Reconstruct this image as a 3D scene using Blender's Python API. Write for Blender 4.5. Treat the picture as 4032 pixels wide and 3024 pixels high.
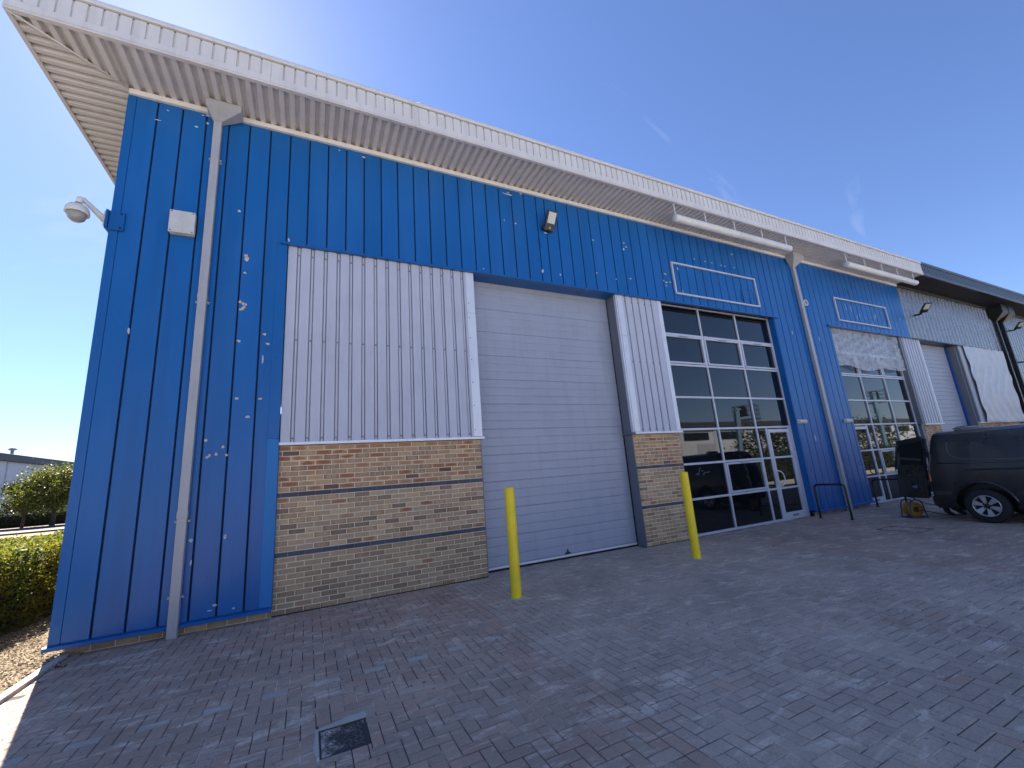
import bpy, math, random
from mathutils import Vector, Matrix
random.seed(7)
R = math.radians
for o in list(bpy.data.objects): bpy.data.objects.remove(o, do_unlink=True)
scene = bpy.context.scene
C = scene.collection

# ------------------------------------------------------------------ camera
YAW, PIT, ROL = 0.458414, 0.215966, -0.075721
fw = Vector((math.sin(YAW)*math.cos(PIT), math.cos(YAW)*math.cos(PIT), math.sin(PIT)))
rt = Vector((math.cos(YAW), -math.sin(YAW), 0)); up = rt.cross(fw)
r2 = rt*math.cos(ROL)+up*math.sin(ROL); u2 = -rt*math.sin(ROL)+up*math.cos(ROL)
CAM = Vector((0.40073, -7.15295, 1.63605))
cd = bpy.data.cameras.new('camera'); cam = bpy.data.objects.new('camera', cd); C.objects.link(cam)
cam.matrix_world = Matrix(((r2.x,u2.x,-fw.x,CAM.x),(r2.y,u2.y,-fw.y,CAM.y),(r2.z,u2.z,-fw.z,CAM.z),(0,0,0,1)))
cd.sensor_fit = 'HORIZONTAL'; cd.sensor_width = 36; cd.lens = 14.7466
cd.clip_start = 0.05; cd.clip_end = 3000
scene.camera = cam

# ------------------------------------------------------------------ sky, sun, exposure
SUN = Vector((-0.204346, 0.655418, 0.727097)).normalized()
EL = math.asin(SUN.z); AZ = math.atan2(SUN.x, SUN.y)
w = bpy.data.worlds.new('World'); scene.world = w; w.use_nodes = True
nt = w.node_tree; nt.nodes.clear()
sky = nt.nodes.new('ShaderNodeTexSky'); sky.sky_type = 'NISHITA'; sky.sun_disc = False
sky.sun_elevation = EL; sky.sun_rotation = AZ
sky.altitude = 0; sky.air_density = 1.0; sky.dust_density = 0.22; sky.ozone_density = 3.0
bg = nt.nodes.new('ShaderNodeBackground'); bg.inputs[1].default_value = 0.047
wo = nt.nodes.new('ShaderNodeOutputWorld')
# thin high cloud wisps over the whole sky
tc = nt.nodes.new('ShaderNodeTexCoord'); mp = nt.nodes.new('ShaderNodeMapping')
mp.inputs['Rotation'].default_value = (0.4, 0.7, 0.5); mp.inputs['Scale'].default_value = (1.7, 8.5, 3.2); mp.inputs['Location'].default_value = (0.35, 0.2, 0.9)
n1 = nt.nodes.new('ShaderNodeTexNoise'); n1.inputs['Scale'].default_value = 1.0; n1.inputs['Detail'].default_value = 6; n1.inputs['Roughness'].default_value = 0.56; n1.inputs['Distortion'].default_value = 0.5
cr = nt.nodes.new('ShaderNodeMapRange'); cr.inputs[1].default_value = 0.645; cr.inputs[2].default_value = 0.86; cr.inputs[3].default_value = 0; cr.inputs[4].default_value = 0.34
mx = nt.nodes.new('ShaderNodeMix'); mx.data_type = 'RGBA'
mx.inputs[7].default_value = (6.0, 6.2, 6.6, 1)
nt.links.new(tc.outputs['Generated'], mp.inputs[0]); nt.links.new(mp.outputs[0], n1.inputs['Vector'])
nt.links.new(n1.outputs[0], cr.inputs[0]); nt.links.new(cr.outputs[0], mx.inputs[0])
nt.links.new(sky.outputs[0], mx.inputs[6]); tn = nt.nodes.new('ShaderNodeMix'); tn.data_type = 'RGBA'; tn.blend_type = 'MULTIPLY'; tn.inputs[0].default_value = 1.0; tn.inputs[7].default_value = (0.88, 0.94, 1.18, 1)
nt.links.new(mx.outputs[2], tn.inputs[6]); nt.links.new(tn.outputs[2], bg.inputs[0]); nt.links.new(bg.outputs[0], wo.inputs[0])
sd = bpy.data.lights.new('sun', 'SUN'); sun = bpy.data.objects.new('sun', sd); C.objects.link(sun)
sd.energy = 5.0; sd.angle = R(0.53); sd.color = (1.0, 0.93, 0.83)
sun.rotation_euler = (-SUN).to_track_quat('-Z', 'Y').to_euler(); sun.location = (0, 0, 30)
vs = scene.view_settings; vs.view_transform = 'Standard'; vs.look = 'None'; vs.exposure = 1.92; vs.gamma = 1.0
vs.use_curve_mapping = False
scene.render.engine = 'CYCLES'

# ------------------------------------------------------------------ materials
MATS = {}
def new_mat(name):
    m = bpy.data.materials.new(name); m.use_nodes = True; MATS[name] = m
    t = m.node_tree; b = t.nodes['Principled BSDF']
    return m, t, b
def N(t, typ, **kw):
    n = t.nodes.new(typ)
    for k, v in kw.items():
        if k.startswith('i_'): n.inputs[k[2:].replace('_', ' ')].default_value = v
        else: setattr(n, k, v)
    return n
def math_(t, op, a, b=None, clamp=False):
    n = t.nodes.new('ShaderNodeMath'); n.operation = op; n.use_clamp = clamp
    for i, v in enumerate((a, b)):
        if v is None: continue
        if isinstance(v, (int, float)): n.inputs[i].default_value = v
        else: t.links.new(v, n.inputs[i])
    return n.outputs[0]
def mix_(t, fac, a, b, blend='MIX'):
    n = t.nodes.new('ShaderNodeMix'); n.data_type = 'RGBA'; n.blend_type = blend
    for s, v in ((0, fac), (6, a), (7, b)):
        if isinstance(v, (int, float)): n.inputs[s].default_value = v
        elif isinstance(v, tuple): n.inputs[s].default_value = v if len(v) == 4 else v+(1,)
        else: t.links.new(v, n.inputs[s])
    return n.outputs[2]
def noise_(t, vec, scale, detail=4, rough=0.55, stretch=None, dist=0):
    if stretch:
        m = t.nodes.new('ShaderNodeMapping'); m.inputs['Scale'].default_value = stretch; t.links.new(vec, m.inputs[0]); vec = m.outputs[0]
    n = t.nodes.new('ShaderNodeTexNoise'); n.inputs['Scale'].default_value = scale; n.inputs['Detail'].default_value = detail
    n.inputs['Roughness'].default_value = rough; n.inputs['Distortion'].default_value = dist
    t.links.new(vec, n.inputs['Vector']); return n.outputs[0]
def ramp_(t, v, a, b, lo=0.0, hi=1.0):
    n = t.nodes.new('ShaderNodeMapRange'); n.clamp = True
    for i, x in enumerate((None, a, b, lo, hi)):
        if x is not None: n.inputs[i].default_value = x
    t.links.new(v, n.inputs[0]); return n.outputs[0]
def bump_(t, b, h, strength=0.3, dist=0.01):
    n = t.nodes.new('ShaderNodeBump'); n.inputs['Strength'].default_value = strength; n.inputs['Distance'].default_value = dist
    t.links.new(h, n.inputs['Height']); t.links.new(n.outputs[0], b.inputs['Normal'])
def pos_(t): return t.nodes.new('ShaderNodeNewGeometry').outputs['Position']
def simple(name, col, rough=0.5, metal=0.0, var=0.12, scale=3.0, fine=40.0, bump=0.05, dirt=0.0, stretch=None, coat=0.0):
    """painted / weathered surface: colour with broad and fine variation, streaky dirt, slight relief"""
    m, t, b = new_mat(name)
    p = pos_(t)
    a = noise_(t, p, scale, 5, 0.6, stretch); f = noise_(t, p, fine, 3, 0.6)
    k = math_(t, 'ADD', math_(t, 'MULTIPLY', ramp_(t, a, 0.25, 0.75), var*2), math_(t, 'MULTIPLY', f, var))
    k = math_(t, 'ADD', k, 1-var*1.5)
    c = mix_(t, 1.0, col, k, 'MULTIPLY')
    if dirt > 0:
        d = noise_(t, p, 1.0, 6, 0.65, (9, 9, 0.9)); d = ramp_(t, d, 0.5, 0.8, 0, dirt)
        c = mix_(t, d, c, (0.06, 0.055, 0.05))
    t.links.new(c, b.inputs['Base Color'])
    r = math_(t, 'ADD', math_(t, 'MULTIPLY', a, 0.25), rough-0.125, True); t.links.new(r, b.inputs['Roughness'])
    b.inputs['Metallic'].default_value = metal
    b.inputs['Coat Weight'].default_value = coat
    if bump: bump_(t, b, f, bump, 0.004)
    return m
def tint_source(t, attr):
    if attr:
        n = N(t, 'ShaderNodeAttribute', attribute_name='Col'); return n.outputs['Color'], n.outputs['Alpha']
    n = t.nodes.new('ShaderNodeObjectInfo'); return n.outputs['Color'], n.outputs['Alpha']
def brick_mat(name, attr):
    m, t, b = new_mat(name); col, al = tint_source(t, attr)
    uv = t.nodes.new('ShaderNodeUVMap').outputs[0]; p = pos_(t)
    mp = t.nodes.new('ShaderNodeMapping'); mp.inputs['Location'].default_value = (-1.0, -1.0, 0); mp.inputs['Scale'].default_value = (2.0, 2.0, 1)
    t.links.new(uv, mp.inputs[0])
    ln = t.nodes.new('ShaderNodeVectorMath'); ln.operation = 'LENGTH'; t.links.new(mp.outputs[0], ln.inputs[0]); rad = ln.outputs['Value']
    n = noise_(t, p, 26, 4, 0.6, (0.55, 1, 1.1)); n2 = noise_(t, p, 160, 3, 0.6); n3 = noise_(t, p, 34, 2, 0.5, (1.6, 0.2, 0.15))
    blot = math_(t, 'SUBTRACT', math_(t, 'ADD', math_(t, 'MULTIPLY', n, 1.5), 0.15), math_(t, 'MULTIPLY', rad, 0.75))
    blot = ramp_(t, blot, 0.18, 0.42)
    red = math_(t, 'MULTIPLY', blot, ramp_(t, al, 0.5, 1.0))
    edge = ramp_(t, math_(t, 'ADD', rad, math_(t, 'MULTIPLY', n, 0.5)), 0.75, 1.35)
    stripe = ramp_(t, n3, 0.5, 0.62)
    dk = math_(t, 'MULTIPLY', math_(t, 'MAXIMUM', edge, math_(t, 'MULTIPLY', stripe, 0.8)), ramp_(t, al, 0.5, 0.0))
    c = mix_(t, red, col, (0.30, 0.125, 0.06))
    c = mix_(t, math_(t, 'MULTIPLY', dk, 0.75), c, (0.12, 0.075, 0.055))
    c = mix_(t, 1.0, c, math_(t, 'ADD', math_(t, 'MULTIPLY', n, 0.5), math_(t, 'ADD', math_(t, 'MULTIPLY', n2, 0.35), 0.58)), 'MULTIPLY')
    t.links.new(c, b.inputs['Base Color']); b.inputs['Roughness'].default_value = 0.88
    bump_(t, b, math_(t, 'ADD', n2, n), 0.5, 0.004)
    return m
def paver_mat(name, attr, plain=False):
    m, t, b = new_mat(name)
    p = pos_(t)
    if plain: col = (0.40, 0.305, 0.24)
    else: col, al = tint_source(t, attr)
    f = noise_(t, p, 130, 4, 0.75); g = noise_(t, p, 34, 4, 0.6); big = noise_(t, p, 0.8, 5, 0.6); st = noise_(t, p, 2.2, 7, 0.68, (1.0, 1.9, 1.0), 0.6)
    k = math_(t, 'ADD', math_(t, 'MULTIPLY', f, 1.3), math_(t, 'ADD', math_(t, 'MULTIPLY', g, 0.45), math_(t, 'ADD', math_(t, 'MULTIPLY', big, 0.9), -0.25)))
    c = mix_(t, 1.0, col, k, 'MULTIPLY')
    dust = math_(t, 'MULTIPLY', ramp_(t, st, 0.545, 0.65), ramp_(t, g, 0.25, 0.6, 0.3, 1.0))
    st2 = noise_(t, p, 5.5, 6, 0.7, (0.45, 2.2, 1.0), 0.8)
    dust2 = math_(t, 'MULTIPLY', ramp_(t, st2, 0.56, 0.68), 0.75)
    dust = math_(t, 'MAXIMUM', dust, dust2)
    c = mix_(t, math_(t, 'MULTIPLY', dust, 0.66), c, (0.86, 0.71, 0.56))
    spot = noise_(t, p, 26, 2, 0.4); zone = ramp_(t, noise_(t, p, 0.9, 2, 0.5), 0.42, 0.62)
    sp = math_(t, 'MULTIPLY', ramp_(t, spot, 0.66, 0.70), zone)
    c = mix_(t, math_(t, 'MULTIPLY', sp, 0.75), c, (0.02, 0.018, 0.02))
    t.links.new(c, b.inputs['Base Color'])
    t.links.new(math_(t, 'ADD', math_(t, 'MULTIPLY', g, 0.25), 0.66), b.inputs['Roughness'])
    bump_(t, b, math_(t, 'ADD', f, math_(t, 'MULTIPLY', g, 0.6)), 0.55, 0.004)
    return m
def sand_mat():
    m, t, b = new_mat('joint_sand'); p = pos_(t)
    n = noise_(t, p, 1.6, 6, 0.65); f = noise_(t, p, 120, 3, 0.6)
    c = mix_(t, ramp_(t, n, 0.50, 0.60), (0.06, 0.05, 0.045), (0.85, 0.72, 0.58))
    c = mix_(t, 1.0, c, math_(t, 'ADD', f, 0.5), 'MULTIPLY')
    t.links.new(c, b.inputs['Base Color']); b.inputs['Roughness'].default_value = 0.95
    return m
def blue_mat(name, col, rough=0.30):
    m, t, b = new_mat(name); p = pos_(t)
    oi = t.nodes.new('ShaderNodeObjectInfo').outputs['Random']
    a = noise_(t, p, 1.1, 5, 0.6, (1.0, 1.0, 0.35)); f = noise_(t, p, 320, 2, 0.6); sc = noise_(t, p, 7, 8, 0.75, (1, 1, 0.6))
    k = math_(t, 'ADD', math_(t, 'MULTIPLY', a, 0.30), math_(t, 'ADD', math_(t, 'MULTIPLY', oi, 0.10), math_(t, 'ADD', math_(t, 'MULTIPLY', f, 0.12), 0.74)))
    c = mix_(t, 1.0, col, k, 'MULTIPLY')
    stk = noise_(t, p, 1.0, 5, 0.6, (7, 7, 0.22)); c = mix_(t, ramp_(t, stk, 0.50, 0.75, 0, 0.30), c, (0.012, 0.05, 0.14))
    # chalky bloom, scuffs and grime
    c = mix_(t, ramp_(t, a, 0.5, 0.8, 0, 0.10), c, (0.12, 0.2, 0.36))
    c = mix_(t, ramp_(t, sc, 0.70, 0.80, 0, 0.45), c, (0.30, 0.38, 0.52))
    t.links.new(c, b.inputs['Base Color'])
    t.links.new(math_(t, 'ADD', math_(t, 'MULTIPLY', a, 0.2), rough-0.1), b.inputs['Roughness'])
    b.inputs['Specular IOR Level'].default_value = 0.32
    w_ = noise_(t, p, 1.6, 2, 0.5, (1.0, 1.0, 0.3))
    bump_(t, b, math_(t, 'ADD', math_(t, 'MULTIPLY', f, 0.03), w_), 0.25, 0.02)
    return m
def glass_mat():
    m, t, b = new_mat('dark_glass'); p = pos_(t)
    n = noise_(t, p, 0.9, 2, 0.4); g = noise_(t, p, 6, 6, 0.7)
    b.inputs['Base Color'].default_value = (0.006, 0.007, 0.009, 1); b.inputs['IOR'].default_value = 1.58
    t.links.new(ramp_(t, g, 0.4, 0.9, 0.012, 0.05), b.inputs['Roughness'])
    bump_(t, b, n, 0.05, 0.012)
    return m
def sheet_mat():
    m, t, b = new_mat('clear_polythene'); p = pos_(t)
    n = noise_(t, p, 5, 6, 0.7)
    b.inputs['Base Color'].default_value = (0.62, 0.64, 0.70, 1); b.inputs['Roughness'].default_value = 0.18
    t.links.new(ramp_(t, n, 0.3, 0.7, 0.30, 0.66), b.inputs['Alpha'])
    bump_(t, b, noise_(t, p, 7, 3, 0.5, (1.6, 1, 0.4), 0.8), 0.35, 0.03)
    return m
def leaf_mat(name, a, c2, trans=0.4):
    m, t, b = new_mat(name); p = pos_(t)
    n = noise_(t, p, 9, 3, 0.6); n2 = noise_(t, p, 1.5, 2, 0.5)
    c = mix_(t, ramp_(t, math_(t, 'ADD', n, math_(t, 'MULTIPLY', n2, 0.6)), 0.6, 1.0), a, c2)
    t.links.new(c, b.inputs['Base Color']); b.inputs['Roughness'].default_value = 0.5; b.inputs['Specular IOR Level'].default_value = 0.3
    tr = t.nodes.new('ShaderNodeBsdfTranslucent'); t.links.new(mix_(t, 1.0, c, (1.6, 1.7, 0.7), 'MULTIPLY'), tr.inputs[0])
    ms = t.nodes.new('ShaderNodeMixShader'); ms.inputs[0].default_value = trans
    out = t.nodes['Material Output']
    t.links.new(b.outputs[0], ms.inputs[1]); t.links.new(tr.outputs[0], ms.inputs[2]); t.links.new(ms.outputs[0], out.inputs[0])
    return m

brick_mat('brick_obj', False); brick_mat('brick_attr', True)
paver_mat('paver_obj', False); paver_mat('paver_attr', True); paver_mat('paver_plain', False, True)
sand_mat(); glass_mat(); sheet_mat()
BLUE = (0.008, 0.108, 0.345)
blue_mat('blue_paint', BLUE); blue_mat('blue_paint_new', (0.008, 0.155, 0.43), 0.42)
simple('mortar', (0.70, 0.60, 0.45), 0.95, var=0.2, scale=6, fine=160, bump=0.4)
simple('groove', (0.004, 0.008, 0.03), 0.8)
simple('white_sheet', (0.455, 0.475, 0.555), 0.42, var=0.06, scale=2, fine=150, bump=0.03, dirt=0.16)
simple('bright_flashing', (0.66, 0.67, 0.72), 0.35, 0.2, var=0.06, scale=3, fine=90, bump=0.03, dirt=0.08)
simple('door_panel', (0.315, 0.34, 0.415), 0.42, var=0.07, scale=1.5, fine=250, bump=0.10, dirt=0.14)
simple('reveal_grey', (0.155, 0.17, 0.20), 0.5, var=0.07, dirt=0.1)
simple('frame_alu', (0.52, 0.535, 0.60), 0.4, 0.15, var=0.05, fine=120)
simple('eaves_white', (0.60, 0.585, 0.575), 0.5, var=0.06, scale=2, fine=120, dirt=0.18)
simple('soffit_white', (0.60, 0.57, 0.555), 0.55, var=0.08, scale=2, fine=120, dirt=0.15)
simple('cream_trim', (0.70, 0.67, 0.64), 0.55, var=0.06, dirt=0.15)
simple('pipe_grey', (0.36, 0.365, 0.39), 0.5, var=0.08, scale=2, dirt=0.22)
simple('black_rubber', (0.012, 0.012, 0.013), 0.8)
simple('black_metal', (0.014, 0.015, 0.018), 0.4)
simple('dark_fascia', (0.05, 0.062, 0.085), 0.4, var=0.1)
simple('dark_soffit', (0.012, 0.013, 0.017), 0.55)
simple('silver_sheet', (0.27, 0.275, 0.29), 0.27, 0.55, var=0.08, scale=1.5, bump=0.0, dirt=0.1)
simple('yellow_paint', (0.90, 0.64, 0.008), 0.5, var=0.10, scale=5, fine=60, bump=0.10, dirt=0.16)
simple('grey_plastic', (0.52, 0.515, 0.50), 0.55, var=0.08, scale=8, dirt=0.2)
simple('white_plastic', (0.68, 0.67, 0.65), 0.45, var=0.06, dirt=0.15)
simple('lens_milky', (0.52, 0.52, 0.49), 0.35, var=0.06)
simple('lens_smoke', (0.30, 0.29, 0.27), 0.25, var=0.12, scale=12)
simple('blue_strip', (0.01, 0.07, 0.32), 0.4)
simple('filler', (0.50, 0.43, 0.32), 0.9, var=0.2, scale=40)
simple('bare_white', (0.40, 0.46, 0.56), 0.8, var=0.15, scale=60)
simple('iron_worn', (0.11, 0.10, 0.095), 0.55, 0.0, var=0.2, scale=30)
simple('cast_iron', (0.05, 0.045, 0.044), 0.85, 0.0, var=0.06, scale=5, fine=120, bump=0.05)
simple('bounce_concrete', (0.42, 0.405, 0.385), 0.9, var=0.12, scale=0.4, fine=30, bump=0.3)
simple('concrete', (0.50, 0.45, 0.385), 0.92, var=0.16, scale=4, fine=110, bump=0.4)
simple('asphalt', (0.075, 0.073, 0.072), 0.92, var=0.2, scale=0.6, fine=60, bump=0.4)
simple('pale_asphalt', (0.20, 0.19, 0.18), 0.92, var=0.15, scale=0.5, fine=30, bump=0.3)
simple('footpath', (0.24, 0.19, 0.165), 0.92, var=0.15, scale=0.5, fine=20)
simple('dry_grass', (0.25, 0.17, 0.07), 0.95, var=0.35, scale=0.8, fine=14)
simple('gravel_bed', (0.20, 0.155, 0.10), 0.95, var=0.3, scale=14, fine=90, bump=0.6)
simple('pebble', (0.36, 0.27, 0.17), 0.85, var=0.55, scale=33, fine=140, bump=0.3)
simple('line_white', (0.7, 0.69, 0.66), 0.8, var=0.15, scale=6)
simple('far_wall', (0.52, 0.53, 0.56), 0.7, var=0.14, scale=0.25, fine=2.0, dirt=0.25)
simple('roof_dark', (0.045, 0.048, 0.06), 0.6, var=0.15)
simple('roof_metal', (0.33, 0.33, 0.34), 0.5, var=0.1)
simple('van_black', (0.013, 0.0135, 0.015), 0.30, var=0.1, fine=200, bump=0.0, coat=0.5)
simple('van_trim', (0.022, 0.022, 0.024), 0.6)
simple('van_bead', (0.10, 0.105, 0.115), 0.35)
simple('tyre', (0.016, 0.016, 0.017), 0.85, var=0.2, scale=20)
simple('alloy', (0.44, 0.45, 0.47), 0.35, 0.6, var=0.06)
simple('lamp_red', (0.55, 0.035, 0.01), 0.2, var=0.1)
simple('lamp_dark', (0.06, 0.008, 0.008), 0.2, var=0.1)
simple('plate_white', (0.6, 0.62, 0.66), 0.4)
simple('reel_orange', (0.36, 0.17, 0.02), 0.55, var=0.25, scale=20)
simple('reel_blue', (0.025, 0.04, 0.12), 0.45)
simple('cable_black', (0.015, 0.015, 0.016), 0.6)
simple('lift_blue', (0.12, 0.20, 0.27), 0.45, var=0.1)
simple('trouser', (0.03, 0.032, 0.04), 0.9, var=0.2, scale=30)
simple('skin', (0.42, 0.25, 0.18), 0.5)
simple('shirt', (0.05, 0.06, 0.09), 0.85, var=0.2, scale=20)
simple('boot', (0.015, 0.013, 0.012), 0.55)
simple('hair', (0.03, 0.02, 0.015), 0.6)
simple('bark', (0.07, 0.055, 0.045), 0.95, var=0.3, scale=8, bump=0.6)
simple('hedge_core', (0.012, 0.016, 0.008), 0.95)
simple('emblem_dark', (0.03, 0.03, 0.03), 0.5)
simple('emblem_orange', (0.8, 0.34, 0.03), 0.5)
simple('foil', (0.52, 0.535, 0.57), 0.42, 0.3, var=0.12, scale=6, bump=0.0)
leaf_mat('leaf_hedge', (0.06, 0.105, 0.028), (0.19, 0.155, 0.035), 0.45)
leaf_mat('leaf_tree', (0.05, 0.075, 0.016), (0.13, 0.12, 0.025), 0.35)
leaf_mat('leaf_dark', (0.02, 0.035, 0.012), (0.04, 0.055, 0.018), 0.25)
_t = MATS['foil'].node_tree; bump_(_t, _t.nodes['Principled BSDF'], noise_(_t, pos_(_t), 9, 6, 0.65, (1.2, 1, 0.8), 0.6), 0.9, 0.05)

# ------------------------------------------------------------------ mesh helpers
class MB:
    def __init__(s): s.v = []; s.f = []; s.sm = []
    def add(s, vs_, fs, smooth=False):
        b = len(s.v); s.v += [tuple(p) for p in vs_]
        for f in fs: s.f.append(tuple(i+b for i in f)); s.sm.append(smooth)
        return s
    def box(s, x0, x1, y0, y1, z0, z1, c=0.0):
        if x0 > x1: x0, x1 = x1, x0
        if y0 > y1: y0, y1 = y1, y0
        if z0 > z1: z0, z1 = z1, z0
        if c <= 0:
            return s.add([(x0,y0,z0),(x1,y0,z0),(x1,y1,z0),(x0,y1,z0),(x0,y0,z1),(x1,y0,z1),(x1,y1,z1),(x0,y1,z1)],
                         [(0,3,2,1),(4,5,6,7),(0,1,5,4),(1,2,6,5),(2,3,7,6),(3,0,4,7)])
        c = min(c, (x1-x0)*.49, (y1-y0)*.49, (z1-z0)*.49)
        X, Y, Z = (x0, x1), (y0, y1), (z0, z1); vv = []; idx = {}
        for i in (0,1):
            for j in (0,1):
                for k in (0,1):
                    px, py, pz = X[i], Y[j], Z[k]; dx, dy, dz = (c, -c)[i], (c, -c)[j], (c, -c)[k]
                    idx[i,j,k,0] = len(vv); vv.append((px, py+dy, pz+dz))
                    idx[i,j,k,1] = len(vv); vv.append((px+dx, py, pz+dz))
                    idx[i,j,k,2] = len(vv); vv.append((px+dx, py+dy, pz))
        fs = []
        def q(a, b_, c_, d, flip): fs.append((a,b_,c_,d) if not flip else (d,c_,b_,a))
        for i in (0,1):
            q(idx[i,0,0,0], idx[i,0,1,0], idx[i,1,1,0], idx[i,1,0,0], i == 1)
            q(idx[0,i,0,1], idx[1,i,0,1], idx[1,i,1,1], idx[0,i,1,1], i == 1)
            q(idx[0,0,i,2], idx[0,1,i,2], idx[1,1,i,2], idx[1,0,i,2], i == 1)
        for i in (0,1):
            for j in (0,1):
                e = (i+j) % 2 == 1
                q(idx[i,j,0,0], idx[i,j,1,0], idx[i,j,1,1], idx[i,j,0,1], e)
                q(idx[i,0,j,0], idx[i,0,j,2], idx[i,1,j,2], idx[i,1,j,0], e) if False else q(idx[i,0,j,2], idx[i,1,j,2], idx[i,1,j,0], idx[i,0,j,0], e)
                q(idx[0,i,j,1], idx[1,i,j,1], idx[1,i,j,2], idx[0,i,j,2], e)
                for k in (0,1):
                    a = (idx[i,j,k,0], idx[i,j,k,1], idx[i,j,k,2]); fs.append(a if (i+j+k) % 2 == 0 else a[::-1])
        return s.add(vv, fs)
    def tube(s, pts, r, n=10, cap=True, smooth=True):
        pts = [Vector(p) for p in pts]; m = len(pts); rr = r if isinstance(r, (list, tuple)) else [r]*m
        vv = []; prev = None
        for i, p in enumerate(pts):
            d = (pts[min(i+1, m-1)]-pts[max(i-1, 0)]).normalized()
            if prev is None:
                a = Vector((0,0,1)) if abs(d.z) < 0.9 else Vector((1,0,0)); u = d.cross(a).normalized()
            else: u = (prev-d*prev.dot(d)).normalized()
            prev = u; v = d.cross(u)
            for k in range(n):
                t = 2*math.pi*k/n; vv.append(p+(u*math.cos(t)+v*math.sin(t))*rr[i])
        fs = [(i*n+k, i*n+(k+1) % n, (i+1)*n+(k+1) % n, (i+1)*n+k) for i in range(m-1) for k in range(n)]
        s.add(vv, fs, smooth)
        if cap:
            b = len(s.v)-len(vv)
            s.f.append(tuple(b+k for k in range(n))[::-1]); s.sm.append(False)
            s.f.append(tuple(b+(m-1)*n+k for k in range(n))); s.sm.append(False)
        return s
    def prism(s, poly, fn, a, b, cap=True):
        """poly: 2D points; fn(u, v, w) -> 3D; extruded from w=a to w=b"""
        n = len(poly); vv = [fn(u, v, a) for u, v in poly]+[fn(u, v, b) for u, v in poly]
        fs = [(i, (i+1) % n, n+(i+1) % n, n+i) for i in range(n)]
        if cap: fs += [tuple(range(n))[::-1], tuple(range(n, 2*n))]
        return s.add(vv, fs)
    def strip(s, line, fn, a, b):
        """open profile extruded: line of 2D points; a, b may be functions of the point"""
        n = len(line); A = a if callable(a) else (lambda q: a); B = b if callable(b) else (lambda q: b)
        vv = [fn(u, v, A((u, v))) for u, v in line]+[fn(u, v, B((u, v))) for u, v in line]
        return s.add(vv, [(i, i+1, n+i+1, n+i) for i in range(n-1)])
    def lathe(s, prof, o=(0,0,0), n=24, axis='z', smooth=True):
        vv = []
        for r, h in prof:
            for k in range(n):
                t = 2*math.pi*k/n; a, b = r*math.cos(t), r*math.sin(t)
                p = {'z': (a, b, h), 'x': (h, a, b), 'y': (a, h, b)}[axis]; vv.append((o[0]+p[0], o[1]+p[1], o[2]+p[2]))
        fs = [(i*n+k, i*n+(k+1) % n, (i+1)*n+(k+1) % n, (i+1)*n+k) for i in range(len(prof)-1) for k in range(n)]
        return s.add(vv, fs, smooth)
    def mesh(s, name, mat):
        me = bpy.data.meshes.new(name); me.from_pydata(s.v, [], s.f); me.polygons.foreach_set('use_smooth', s.sm)
        if mat: me.materials.append(MATS[mat])
        me.update(); return me
    def build(s, name, mat, parent=None, loc=None, fix=False):
        me = s.mesh(name, mat)
        if fix:
            import bmesh
            bm = bmesh.new(); bm.from_mesh(me); bmesh.ops.recalc_face_normals(bm, faces=bm.faces); bm.to_mesh(me); bm.free()
        return obj(name, me, parent, loc)
def obj(name, me, parent=None, loc=None, rot=None):
    o = bpy.data.objects.new(name, me); C.objects.link(o)
    if parent: o.parent = parent
    if loc is not None: o.location = loc
    if rot is not None: o.rotation_euler = rot
    return o
def tag(o, label, cat, group=None):
    o['label'] = label; o['category'] = cat
    if group: o['group'] = group
    return o
def thing(name, label, cat, loc=(0,0,0), rz=0, group=None):
    o = bpy.data.objects.new(name, None); C.objects.link(o); o.location = loc; o.rotation_euler = (0,0,rz); o.empty_display_size = 0.2
    return tag(o, label, cat, group)
def stuff(o): o['kind'] = 'stuff'; return o
def struct(o): o['kind'] = 'structure'; return o
def copy_tree(o, parent=None):
    c = o.copy(); C.objects.link(c); c.parent = parent
    for ch in list(o.children): copy_tree(ch, c)
    return c
def block_template(sx, sy, sz, ch, dz):
    """a brick or paver seen from its face: face at +h with chamfered rim; local x, y in plane, h = out"""
    x, y = sx/2, sy/2
    vv = [(-x+ch,-y+ch,0),(x-ch,-y+ch,0),(x-ch,y-ch,0),(-x+ch,y-ch,0),(-x,-y,-dz),(x,-y,-dz),(x,y,-dz),(-x,y,-dz),(-x,-y,-sz),(x,-y,-sz),(x,y,-sz),(-x,y,-sz)]
    fs = [(0,1,2,3)]+[(i, 4+i, 4+(i+1) % 4, (i+1) % 4) for i in range(4)]+[(4+i, 8+i, 8+(i+1) % 4, 4+(i+1) % 4) for i in range(4)]
    return vv, fs
BLK = {}
def block_mesh(name, mat, sx, sy, sz, ch, dz, vertical):
    key = (name, round(sx, 4), round(sy, 4), vertical)
    if key in BLK: return BLK[key]
    vv, fs = block_template(sx, sy, sz, ch, dz)
    if vertical: P = [(x, -h, y) for x, y, h in vv]
    else: P = vv
    me = bpy.data.meshes.new(name); me.from_pydata(P, [], fs); me.materials.append(MATS[mat])
    uvl = me.uv_layers.new(name='UVMap')
    for l in me.loops:
        x, y, h = vv[l.vertex_index]; uvl.data[l.index].uv = (x/sx+.5, y/sy+.5)
    me.update(); BLK[key] = me; return me
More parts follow.
